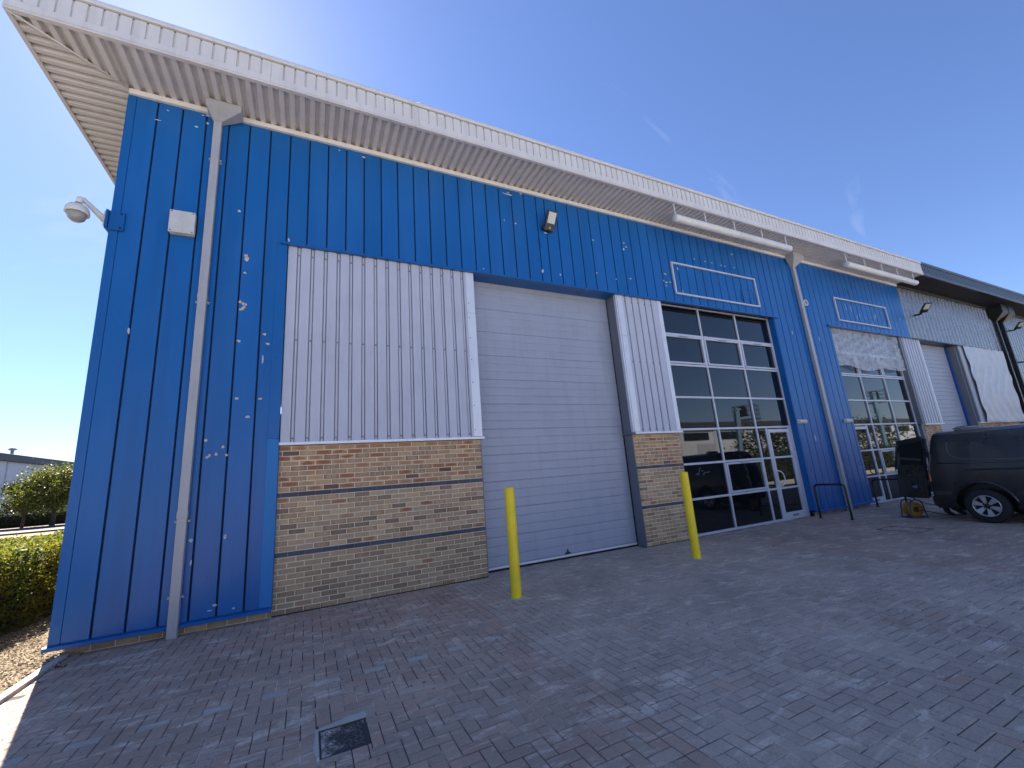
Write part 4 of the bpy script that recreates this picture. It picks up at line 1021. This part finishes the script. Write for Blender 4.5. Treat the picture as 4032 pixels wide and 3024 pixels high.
for s_ in (-1, 1):
    # recessed side panel with its bead, sliding rail, waist crease
    pts = [(0.36, 1.645), (0.375, 1.44), (0.34, 1.36), (0.20, 1.29), (0.0, 1.262), (-1.9, 1.235), (-1.9, 1.66), (0.30, 1.672)]
    m = MB(); n = 14; G = []
    for i in range(n+1):
        for j in range(7):
            u = i/n; ly = 0.36-u*2.26
            zb = 1.235+0.03*(1-u)+max(0, 0.13-(0.36-ly))*1.6; zt = 1.672-max(0, 0.05-(0.36-ly))*.6
            z = zb+(zt-zb)*j/6; G.append((s_*(wz(z)+0.004), ly, z))
    m.add(G, [(i*7+j, i*7+j+1, (i+1)*7+j+1, (i+1)*7+j) for i in range(n) for j in range(6)], True); m.build('side_panel', 'van_black', van)
    bead = [(0.34, 1.66), (0.365, 1.62), (0.372, 1.46), (0.345, 1.39), (0.27, 1.325), (0.12, 1.283), (-0.2, 1.262), (-1.0, 1.245), (-1.9, 1.238)]
    MB().tube([(s_*(wz(z)+0.004), y, z) for y, z in bead], 0.008, 6).build('panel_bead', 'van_bead', van)
    MB().tube([(s_*(wz(1.195)+0.001), 0.60, 1.23), (s_*(wz(1.195)+0.001), 0.2, 1.205), (s_*(wz(1.18)+0.001), -1.9, 1.18)], 0.010, 6).build('waist_crease', 'van_black', van)
    MB().box(s_*(wz(1.06)-0.01), s_*(wz(1.06)+0.006), -1.9, 0.17, 1.048, 1.078, 0.003).build('door_rail', 'black_rubber', van)
    for ly in (0.0, -2.93):
        arc = [(s_*(wz(0.36+0.455*math.sin(t))+0.003), ly+0.455*math.cos(t), 0.36+0.455*math.sin(t)) for t in [math.pi*k/18 for k in range(19)]]
        MB().tube(arc, 0.022, 8).build('arch_lip', 'van_black', van)
    MB().box(s_*.90, s_*.955, -2.42, -0.5, 0.22, 0.34, 0.02).build('sill', 'van_trim', van)
    MB().box(s_*(wz(.58)-.01), s_*(wz(.58)+.010), 0.47, 0.74, 0.55, 0.63, 0.006).build('side_moulding', 'van_trim', van); MB().box(s_*(wz(.58)-.01), s_*(wz(.58)+.010), -2.45, -0.47, 0.55, 0.63, 0.006).build('side_moulding', 'van_trim', van)
    MB().tube([(s_*(wz(z)+.001), -0.95, z) for z in (.36, .6, .9, 1.2, 1.45, 1.7)], 0.004, 5).build('door_seam', 'black_rubber', van)
    m = MB()
    for z0, z1 in ((0.84, 0.99),):
        ya, yb = rear(z0), rear(z1); m.add([(s_*(wz(z0)-.015), ya-0.075, z0), (s_*(wz(z0)-.09), ya+0.012, z0), (s_*(wz(z1)-.09), yb+0.012, z1), (s_*(wz(z1)-.015), yb-0.075, z1), (s_*(wz(z0)+.005), ya-0.03, z0), (s_*(wz(z1)+.005), yb-0.03, z1)], [(0,4,5,3), (4,1,2,5)])
    m.build('tail_light', 'lamp_red', van)
    m = MB()
    for z0, z1 in ((1.0, 1.20), (1.21, 1.42)):
        ya, yb = rear(z0), rear(z1); m.add([(s_*(wz(z0)-.015), ya-0.075, z0), (s_*(wz(z0)-.09), ya+0.012, z0), (s_*(wz(z1)-.09), yb+0.012, z1), (s_*(wz(z1)-.015), yb-0.075, z1), (s_*(wz(z0)+.005), ya-0.03, z0), (s_*(wz(z1)+.005), yb-0.03, z1)], [(0,4,5,3), (4,1,2,5)])
    m.build('tail_light', 'lamp_dark', van)
    MB().add([(s_*(wz(1.15)-.0), -2.50, 1.22), (s_*(wz(1.15)-.005), -1.95, 1.22), (s_*(wz(1.5)+.006), -1.95, 1.66), (s_*(wz(1.5)+.0), -2.35, 1.64)], [(0,1,2,3)]).build('cab_window', 'dark_glass', van)
    MB().lathe([(0.0001, -0.09), (0.07, -0.08), (0.085, 0.0), (0.07, 0.05), (0.0001, 0.06)], (s_*1.10, -2.75, 1.22), 12, 'y').build('door_mirror', 'van_trim', van)
    MB().box(s_*.60, s_*.86, -4.07, -3.86, 0.72, 0.90, 0.04).build('headlight', 'lens_milky', van)
MB().box(-.94, .94, 0.70, 0.835, 0.30, 0.55, 0.05).build('rear_bumper', 'van_trim', van)
MB().box(-.90, .90, -4.18, -4.0, 0.28, 0.62, 0.05).build('front_bumper', 'van_trim', van)
MB().box(-.70, .70, 0.3, 0.66, 0.20, 0.30, 0.03).box(-.8, .8, -.08, .08, .28, .40, .03).build('underbody', 'black_rubber', van)
MB().add([(-.78, -2.42, 1.865), (.78, -2.42, 1.865), (.86, -3.27, 1.25), (-.86, -3.27, 1.25)], [(0,1,2,3)]).build('windscreen', 'dark_glass', van)
# open rear door: leaf in its own plane, hinged at the near rear corner, leaning with the tailgate
ax = Vector((math.sin(R(24)), math.cos(R(24)), 0)); nrm = Vector((-ax.y, ax.x, 0)); hz = Vector((-.93, 0, 0))
def dpt(u, z, o): return hz+Vector((0, rear(z)+0.012, z))+ax*u+nrm*o
def door_loft(outline, o0, o1, name, mat):
    n = len(outline); m = MB(); m.add([dpt(u, z, o1) for u, z in outline]+[dpt(u, z, o0) for u, z in outline], [tuple(range(n)), tuple(range(n, 2*n))[::-1]]+[(i, n+i, n+(i+1) % n, (i+1) % n) for i in range(n)])
    return m.build(name, mat, van, fix=True)
leaf = [(0.04, 0.52), (0.10, 0.475), (0.66, 0.475), (0.73, 0.54), (0.745, 1.15), (0.735, 1.62), (0.69, 1.76), (0.10, 1.82), (0.03, 1.76), (0.02, 1.2)]
dl_ = door_loft(leaf, 0.0, 0.055, 'rear_door', 'van_black')
door_loft([(0.09, 1.22), (0.66, 1.22), (0.66, 1.60), (0.62, 1.68), (0.12, 1.72), (0.08, 1.66)], 0.0555, 0.060, 'door_window', 'dark_glass')
door_loft([(0.06, 1.16), (0.72, 1.16), (0.72, 1.175), (0.06, 1.175)], 0.0555, 0.066, 'door_crease', 'van_trim')
door_loft([(0.06, 1.745), (0.70, 1.70), (0.68, 1.775), (0.09, 1.835)], 0.0555, 0.085, 'door_spoiler', 'van_trim')
door_loft([(0.30+0.06*math.cos(t*math.pi/8), 0.72+0.028*math.sin(t*math.pi/8)) for t in range(16)], 0.0555, 0.064, 'badge', 'alloy')
door_loft([(0.30+0.048*math.cos(t*math.pi/8), 0.72+0.020*math.sin(t*math.pi/8)) for t in range(16)], 0.0645, 0.066, 'badge_centre', 'blue_strip')
m = MB(); m.tube([dpt(0.262, 0.722, 0.067), dpt(0.28, 0.731, 0.067), dpt(0.288, 0.715, 0.067), dpt(0.30, 0.724, 0.067), dpt(0.315, 0.716, 0.067), dpt(0.335, 0.724, 0.067)], 0.0032, 5); m.build('badge_script', 'alloy', van)
door_loft([(0.665, 1.0), (0.705, 1.0), (0.705, 1.12), (0.665, 1.12)], 0.0555, 0.066, 'door_label', 'plate_white')
door_loft([(0.45, 1.055), (0.60, 1.055), (0.60, 1.085), (0.45, 1.085)], 0.0555, 0.075, 'door_handle', 'van_trim')
MB().tube([dpt(0.0, 0.75, 0.02), dpt(0.0, 0.88, 0.02)], 0.022, 8).tube([dpt(0.0, 1.45, 0.02), dpt(0.0, 1.55, 0.02)], 0.022, 8).build('hinge', 'van_trim', van)
def wheel(x, ly, s_):
    tyre = MB().lathe([(0.205, -0.10), (0.30, -0.108), (0.325, -0.09), (0.335, -0.05), (0.335, 0.05), (0.325, 0.09), (0.30, 0.108), (0.205, 0.10)], (0, 0, 0), 40, 'x').build('wheel', 'tyre', van, (x, ly, 0.335))
    o = s_
    MB().lathe([(0.212, o*0.10), (0.206, o*0.112), (0.196, o*0.108), (0.188, o*0.06), (0.186, -o*0.05)], n=36, axis='x').build('rim', 'alloy', tyre)
    MB().lathe([(0.0001, o*0.02), (0.187, o*0.02)], n=24, axis='x').build('brake_disc', 'black_rubber', tyre)
    for k in range(6):
        t = k*math.pi/3+0.35; c, s2 = math.cos(t), math.sin(t)
        def P(r, w_, d): return (o*d, r*c-w_*s2, r*s2+w_*c)
        vv = [P(.045, .020, .088), P(.045, -.020, .088), P(.195, -.052, .100), P(.195, .052, .100), P(.045, .020, .05), P(.045, -.020, .05), P(.195, -.045, .05), P(.195, .045, .05)]
        MB().add(vv, [(0,1,2,3), (0,4,5,1), (1,5,6,2), (2,6,7,3), (3,7,4,0)]).build('spoke', 'alloy', tyre, fix=True)
    MB().lathe([(0.0001, o*0.100), (0.03, o*0.099), (0.034, o*0.085)], n=14, axis='x').build('hub_cap', 'van_trim', tyre)
    for k in range(5):
        t = k*math.tau/5+.6; MB().lathe([(0.0001, o*0.094), (0.014, o*0.093), (0.015, o*0.08)], (0, .056*math.cos(t), .056*math.sin(t)), 8, 'x').build('wheel_nut', 'van_trim', tyre)
for ly in (0.0, -2.93):
    for s_ in (-1, 1): wheel(s_*0.865, ly, s_)
# coil of strap on the van roof
t = thing('strap_coil', 'small coil of dark strap lying on the roof of the black van', 'strap', (13.32, -3.15, 1.868))
pts = [(0.10*math.cos(k*.5)*(1+.02*k), 0.16*math.sin(k*.5)*(1+.01*k), 0.012+0.0022*k) for k in range(34)]
MB().tube(pts+[(0.05, -.35, .01), (-.02, -.55, .02)], 0.012, 6).build('strap', 'pipe_grey', t)
MB().tube([(x_*.8, y_*.8, z_+.02) for x_, y_, z_ in pts], 0.010, 6).build('strap', 'cable_black', t)

# cable reel
rl = thing('cable_reel', 'orange cable reel in a tubular frame standing behind the open van door', 'cable reel', (13.24, -1.88, 0), R(-35))
MB().lathe([(0.0001, -0.125), (0.155, -0.125), (0.165, -0.115), (0.165, -0.105), (0.148, -0.10), (0.150, 0.06), (0.165, 0.065), (0.165, 0.08), (0.155, 0.09), (0.0001, 0.09)], (0, 0.04, 0.185), 28, 'y').build('drum', 'reel_orange', rl)
MB().lathe([(0.0001, -0.135), (0.05, -0.133), (0.06, -0.11)], (0, 0.04, 0.185), 14, 'y').box(-.05, .05, -.105, -.09, .13, .24, .01).build('socket_panel', 'black_metal', rl)
for yy in (-0.13, 0.165):
    MB().tube([(-0.17, yy, 0.012), (-0.16, yy, 0.06), (-0.13, yy, 0.30), (-0.09, yy, 0.385), (0, yy, 0.41), (0.09, yy, 0.385), (0.13, yy, 0.30), (0.16, yy, 0.06), (0.17, yy, 0.012), (-0.165, yy, 0.012)], 0.013, 8).build('frame_hoop', 'reel_blue', rl)
MB().tube([(0, 0.165, 0.41), (0, 0.155, 0.45), (0, 0.10, 0.465), (0, -0.06, 0.465), (0, -0.12, 0.45), (0, -0.13, 0.41)], 0.013, 8).build('handle', 'reel_blue', rl)
for sx in (-0.17, 0.17): MB().tube([(sx, -0.15, 0.013), (sx, 0.18, 0.013)], 0.013, 8).build('foot_bar', 'reel_blue', rl)
MB().tube([(0, 0.19, 0.185), (-0.07, 0.20, 0.22), (-.09, .20, .24)], 0.012, 8).build('crank', 'black_metal', rl)
o = MB().tube([(13.24, -2.0, 0.17), (13.36, -2.12, 0.13), (13.6, -2.25, 0.05), (13.9, -2.45, 0.012), (14.4, -2.5, 0.010), (15.2, -1.9, 0.010), (16.4, -0.9, 0.010), (17.4, -0.3, 0.010)], 0.008, 8).build('extension_cable', 'cable_black')
tag(o, 'thin black extension cable running from the orange reel under the van', 'cable')

# person standing at the back of the van, only boots and shins show under it
def person(loc, rz):
    J = {'pel': (0, 0, .95, .15), 'wst': (0, .0, 1.10, .135), 'chs': (0, .03, 1.32, .16), 'nck': (0, .05, 1.47, .06), 'hd0': (0, .07, 1.54, .07), 'hd1': (0, .085, 1.63, .095), 'hd2': (0, .08, 1.72, .07)}
    E = [('pel', 'wst'), ('wst', 'chs'), ('chs', 'nck'), ('nck', 'hd0'), ('hd0', 'hd1'), ('hd1', 'hd2')]
    for s_, n in ((-1, 'l'), (1, 'r')):
        J.update({n+'hip': (s_*.10, 0, .90, .105), n+'kne': (s_*.11, .03, .49, .068), n+'ank': (s_*.12, -.02, .10, .047), n+'hel': (s_*.12, -.05, .045, .042), n+'bal': (s_*.13, .10, .04, .042), n+'toe': (s_*.135, .18, .032, .03),
                  n+'sho': (s_*.19, .03, 1.40, .07), n+'elb': (s_*.25, .12, 1.14, .047), n+'wri': (s_*.20, .34, 1.08, .033), n+'plm': (s_*.19, .40, 1.08, .034)})
        E += [('pel', n+'hip'), (n+'hip', n+'kne'), (n+'kne', n+'ank'), (n+'ank', n+'hel'), (n+'ank', n+'bal'), (n+'bal', n+'toe'), ('chs', n+'sho'), (n+'sho', n+'elb'), (n+'elb', n+'wri'), (n+'wri', n+'plm')]
        for k in range(4):
            a, b = n+'f%d' % k, n+'g%d' % k
            J[a] = (s_*(.165+.018*k), .45, 1.075, .010); J[b] = (s_*(.165+.018*k), .485-.006*abs(k-1), 1.055, .008); E += [(n+'plm', a), (a, b)]
        J[n+'t'] = (s_*.14, .41, 1.07, .011); J[n+'u'] = (s_*.13, .445, 1.06, .009); E += [(n+'plm', n+'t'), (n+'t', n+'u')]
    keys = list(J); me = bpy.data.meshes.new('person'); me.from_pydata([J[k][:3] for k in keys], [(keys.index(a), keys.index(b)) for a, b in E], [])
    o = bpy.data.objects.new('person', me); C.objects.link(o)
    md = o.modifiers.new('s', 'SKIN'); o.modifiers.new('d', 'SUBSURF').levels = 1; o.modifiers['d'].render_levels = 1
    for i, k in enumerate(keys):
        sv_ = me.skin_vertices[0].data[i]; sv_.radius = (J[k][3], J[k][3]); sv_.use_root = (k == 'pel')
    bpy.context.view_layer.update(); dg_ = bpy.context.evaluated_depsgraph_get(); m2 = bpy.data.meshes.new_from_object(o.evaluated_get(dg_))
    o.modifiers.clear(); o.data = m2; m2.materials.clear()
    for k in ('boot', 'trouser', 'shirt', 'skin'): m2.materials.append(MATS[k])
    for p_ in m2.polygons:
        c = p_.center; p_.use_smooth = True
        p_.material_index = 0 if c.z < 0.13 else 1 if c.z < 0.97 and c.y < 0.3 else 3 if (c.z > 1.5 or c.y > 0.33) else 2
    o.location = loc; o.rotation_euler = (0, 0, rz)
    hr = MB().lathe([(0.0001, 0.115), (0.05, 0.105), (0.088, 0.06), (0.10, 0.0), (0.098, -0.03)], (0, 0.065, 1.665), 14).build('hair', 'hair', o)
    return tag(o, 'person in dark trousers and boots standing behind the black van', 'person')
person((14.06, -2.27, 0.0), R(150))

# ------------------------------------------------------------------ left of the building: kerb, gravel, hedge, road
kb = MB()
y = -9.6
while y < 0.0:
    kb.box(-2.10, -2.02, y, y+0.905, -0.06, 0.035, 0.008); y += 0.915
struct(kb.build('kerb', 'concrete'))
gb = plane('gravel_bed', -3.6, -2.105, -9.6, 30, 0.004, 'gravel_bed')
m = MB()
def stone(x, y, z, s_):
    a = random.uniform(0, 6.28); c, s2 = math.cos(a), math.sin(a); sx, sy, sz = s_*random.uniform(.8, 1.4), s_*random.uniform(.6, 1), s_*random.uniform(.4, .7)
    P = [(sx, 0, 0), (0, sy, 0), (-sx, 0, 0), (0, -sy, 0), (sx*.2, 0, sz), (0, sy*.1, -sz)]
    m.add([(x+p[0]*c-p[1]*s2, y+p[0]*s2+p[1]*c, z+p[2]) for p in P], [(0,1,4), (1,2,4), (2,3,4), (3,0,4), (1,0,5), (2,1,5), (3,2,5), (0,3,5)])
for k in range(9000):
    u = random.random()**1.6; stone(random.uniform(-3.5, -2.115), -1.2+u*7, 0.012+random.uniform(0, .016), random.uniform(.010, .024))
for k in range(160): stone(random.uniform(-2.14, -1.90), random.uniform(-.6, .1), 0.010, random.uniform(.008, .014))
stuff(m.build('gravel', 'pebble')); 
gg = bpy.data.objects['gravel']; tag(gg, 'loose tan gravel beside the corner of the blue wall', 'gravel')
def leaf_quads(m, pts, size, flat=0.0):
    for p in pts:
        d = Vector((random.gauss(0, 1), random.gauss(0, 1), random.gauss(0, 1)-flat)).normalized(); e = d.orthogonal().normalized()
        e = (Matrix.Rotation(random.uniform(0, 6.28), 3, d) @ e); f = d.cross(e); s_ = size*random.uniform(.6, 1.3); P = Vector(p)
        m.add([P-e*s_, P+f*s_*.5+d*s_*.12, P+e*s_, P-f*s_*.5+d*s_*.12], [(0,1,2), (0,2,3)])
hd = thing('hedge', 'clipped green hedge with sunlit leaves along the gravel strip', 'hedge', (-3.8, 3, 0))
X0, X1, Y0, Y1, HZ = -0.65, 0.62, -7.0, 3.2, 1.17
MB().box(X0+.13, X1-.16, Y0+.1, Y1-.1, 0.10, HZ-.16, .1).build('dark_core', 'hedge_core', hd)  # solid near-black box filling the hedge behind its leaves
pts = []
def bulge(y): return 0.06*math.sin(y*2.1+1)+0.04*math.sin(y*5.3)
for k in range(20000):
    y = -2.6+5.9*random.random()**1.15; f = random.random()
    if f < .52: z = random.uniform(.03, HZ); pts.append((X1+bulge(y+z)-abs(random.gauss(0, .09))-0.10*max(0, (.35-z)), y, z))
    elif f < .96: x = random.uniform(X0, X1); pts.append((x, y, HZ+bulge(y*1.3+x)*.7-abs(random.gauss(0, .06))+ (0.05 if random.random() < .06 else 0)))
    else: pts.append((random.uniform(X0, X1), Y1+random.gauss(0, .05), random.uniform(.05, HZ)))
m = MB(); leaf_quads(m, pts, 0.030); m.build('foliage', 'leaf_hedge', hd)
# road beyond
plane('road', -70, -4.6, 12, 27.0, -0.020, 'pale_asphalt')
plane('road_marking', -70, -4.6, 26.2, 26.5, -0.014, 'line_white')
plane('footpath', -70, -4.6, 27.2, 31.5, 0.02, 'footpath')
plane('grass_verge', -70, -4.6, 31.9, 40.6, 0.05, 'dry_grass')
plane('road', -80, -4.6, 41.2, 55.0, -0.016, 'pale_asphalt')
plane('footpath', -80, -4.6, 55.4, 69, 0.02, 'footpath')
for y, h, lab in ((31.55, .17, 'low kerb wall, coloured shade-dark, between the footpath and the dry grass verge'), (40.8, .18, 'low kerb wall, coloured shade-dark, between the dry grass verge and the far road'), (55.1, .18, 'low kerb wall, coloured shade-dark, on the far side of the road below the trees')):
    m = MB(); x = -80
    while x < -5: m.box(x, x+2.98, y, y+.28, -.02, h, .02); x += 3.0
    tag(m.build('kerb_wall', 'asphalt'), lab, 'kerb wall', 'low kerb walls along the far road')  # dark asphalt colour carries the shade of the walls' near faces
# far warehouse, dark hedge and trees
fb = thing('warehouse', 'long pale grey warehouse with dark roof edge far behind the trees', 'warehouse', (-37, 90, 0))
MB().box(-60, 0, -40, 90, 0, 8.75).build('wall', 'far_wall', fb)
for k in range(20): MB().box(0.0, 0.06, -40+k*6.4, -39.75+k*6.4, 0, 8.7).build('cladding_joint', 'pipe_grey', fb)
MB().box(-60, 0.45, -40.4, 90.4, 8.75, 9.75, .05).build('roof_edge', 'roof_dark', fb)
MB().add([(-60.0, -40, 9.74), (0.2, -40, 9.74), (-30, -40, 11.0), (-60.0, 90, 9.74), (0.2, 90, 9.74), (-30, 90, 11.0)], [(0,1,2), (1,4,5,2), (0,2,5,3), (3,5,4)]).build('roof', 'roof_dark', fb)
MB().lathe([(.18, 9.7), (.18, 10.5), (.42, 10.55), (.42, 10.75), (.0001, 10.95)], (-.8, -12, 0), 12).build('roof_vent', 'pipe_grey', fb)
dh = thing('hedge', 'dark shaded hedge along the foot of the far pale warehouse', 'hedge', (-30, 68, 0))
MB().box(-14, 12, -1.0, 1.0, 0, 1.6, .2).build('dark_core', 'hedge_core', dh)
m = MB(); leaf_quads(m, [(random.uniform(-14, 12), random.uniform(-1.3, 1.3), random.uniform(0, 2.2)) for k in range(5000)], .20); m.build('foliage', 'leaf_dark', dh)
def tree(loc, h, rad, label, mat, nclump, nleaf, ls, seed, group=None, squash=.7):
    rnd = random.Random(seed); t = thing('tree', label, 'tree', loc, 0, group)
    m = MB(); m.tube([(0,0,-.1), (.05,0,h*.2), (-.03,.05,h*.42), (.05,0,h*.7)], [rad*.085, rad*.07, rad*.05, rad*.02], 8); cl = []
    for k in range(nclump):
        a = rnd.uniform(0, 6.28); e = rnd.uniform(-.5, 1.0); r = rad*rnd.uniform(.55, 1.0)
        cl.append((r*math.cos(a)*math.cos(e*1.1), r*math.sin(a)*math.cos(e*1.1), h*.56+e*h*.40*rnd.uniform(.8, 1.05)))
    for c in cl[::3]: m.tube([(0, 0, h*.25), (c[0]*.45, c[1]*.45, h*.3+(c[2]-h*.3)*.55), c], [rad*.04, rad*.025, rad*.01], 5)
    m.build('trunk', 'bark', t); pts = []
    for c in cl:
        cs = rad*rnd.uniform(.16, .30)
        for k in range(nleaf): pts.append((c[0]+rnd.gauss(0, cs), c[1]+rnd.gauss(0, cs), c[2]+rnd.gauss(0, cs*squash)))
    m = MB(); leaf_quads(m, pts, ls, .4); m.build('crown', mat, t)
    return t
tree((-25.9, 61, 0), 6.4, 3.1, 'bushy yellow green tree in sun before the far pale warehouse', 'leaf_tree', 80, 130, .15, 3)
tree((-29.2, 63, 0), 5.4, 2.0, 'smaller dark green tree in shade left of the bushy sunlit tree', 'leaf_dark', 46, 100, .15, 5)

# ------------------------------------------------------------------ across the yard (seen in the glass): opposite units, trees, boom lifts
ob = thing('warehouse', 'pale warehouse with dark roof band across the yard, mirrored in the window glass', 'warehouse', (60, -40, 0))
MB().box(-60, 90, -25, 0, 0, 6.9).build('wall', 'far_wall', ob)
MB().box(-60.4, 90.4, -25.4, 0.6, 6.9, 7.8, .05).build('roof_edge', 'roof_dark', ob)
for k in range(18): MB().box(-58+k*8.2, -57.2+k*8.2, 0.0, 0.12, 0, 6.9).build('pilaster', 'white_sheet', ob)
for k in range(9): MB().box(-54+k*16.4, -49.8+k*16.4, 0.0, 0.05, 0, 4.4).build('shutter_door', 'pipe_grey', ob)
for k in range(18): MB().box(-56.5+k*8.2, -51+k*8.2, 0.0, 0.08, 5.0, 6.2).build('window_band', 'dark_glass', ob)
t = thing('emblem_sign', 'round pale sign with an orange flame emblem on the warehouse across the yard', 'sign', (70.5, -39.86, 4.4))
MB().lathe([(0.0001, 0.05), (1.0, 0.05), (1.05, 0.0)], n=28, axis='y').build('board', 'white_plastic', t)
MB().lathe([(.86, 0.055), (.86, 0.06), (.95, .06), (.95, .055)], n=28, axis='y').build('ring', 'emblem_dark', t)
fl = [(0, .75), (.10, .45), (.35, .15), (.38, -.2), (.2, -.5), (0, -.55), (-.2, -.5), (-.38, -.2), (-.3, .1), (-.12, .35)]
MB().prism([(a*1.35, b*1.2) for a, b in fl], lambda u, v, w_: (u, w_, v), .056, .062).build('emblem_body', 'emblem_dark', t)
MB().prism([(a*.8, b*.8-.1) for a, b in fl], lambda u, v, w_: (u, w_, v), .063, .068).build('flame', 'emblem_orange', t)
added_hedge = thing('hedge', 'made-up tall hedge added across the yard to darken the mirrored lower panes', 'hedge', (38, -11.8, 0))  # invented hedge, added so the lower panes mirror something dark
MB().box(-22, 26, -.5, .5, 0, 1.75, .2).build('dark_core', 'hedge_core', added_hedge)
m = MB(); leaf_quads(m, [(random.uniform(-22.3, 26.3), random.choice([random.gauss(.55, .12), random.uniform(-.6, .6)]), random.uniform(0.05, 1.95+.12*math.sin(k*.37))) for k in range(16000)], .085); m.build('foliage', 'leaf_dark', added_hedge)
def boom_lift(loc, rz, label, h):
    t = thing('boom_lift', label, 'boom lift', loc, rz, 'blue boom lifts parked across the yard')
    MB().box(-1.3, 1.3, -.75, .75, .35, .75, .05).build('chassis', 'lift_blue', t)
    for sx in (-1, 1):
        for sy in (-1, 1): MB().lathe([(0.0001, -.15), (.30, -.15), (.42, -.12), (.42, .12), (.30, .15), (.0001, .15)], (sx*.95, sy*.85, .42), 20, 'y').build('wheel', 'tyre', t)
    MB().box(-1.2, .8, -.65, .65, .78, 1.6, .1).build('turntable', 'lift_blue', t)
    MB().tube([(-.8, 0, 1.5), (-.2, 0, h*.75)], .16, 4, smooth=False).build('lower_boom', 'lift_blue', t)
    MB().tube([(-.2, 0, h*.72), (.15, 0, h)], .20, 4, smooth=False).build('elbow', 'lift_blue', t)
    MB().tube([(-.1, 0, h*.97), (1.2, 0, h*.99)], .13, 4, smooth=False).build('upper_boom', 'lift_blue', t)
    MB().box(1.1, 1.7, -.3, .3, h*.99-.5, h*.99+.25, .05).build('rotator', 'black_metal', t)
    m = MB(); bx0, bx1, z0 = 1.75, 3.0, h*.99-.75
    m.box(bx0, bx1, -.75, .75, z0, z0+.06)
    for zz in (.4, .75, 1.1):
        m.tube([(bx0, -.75, z0+zz), (bx1, -.75, z0+zz), (bx1, .75, z0+zz), (bx0, .75, z0+zz), (bx0, -.75, z0+zz)], .022, 6)
    for a in (bx0, (bx0+bx1)/2, bx1):
        for b in (-.75, .75): m.tube([(a, b, z0), (a, b, z0+1.1)], .022, 6)
    m.build('basket', 'black_metal', t)
boom_lift((28.6, -13, 0), R(-20), 'blue boom lift across the yard, mirrored in the first glazed screen', 5.3)
boom_lift((46.0, -12, 0), R(-20), 'blue boom lift across the yard, mirrored in the sheeted second glazed screen', 6.6)
for k, (x, y) in enumerate(((47, -24), (56, -22), (63, -26), (72, -24))):
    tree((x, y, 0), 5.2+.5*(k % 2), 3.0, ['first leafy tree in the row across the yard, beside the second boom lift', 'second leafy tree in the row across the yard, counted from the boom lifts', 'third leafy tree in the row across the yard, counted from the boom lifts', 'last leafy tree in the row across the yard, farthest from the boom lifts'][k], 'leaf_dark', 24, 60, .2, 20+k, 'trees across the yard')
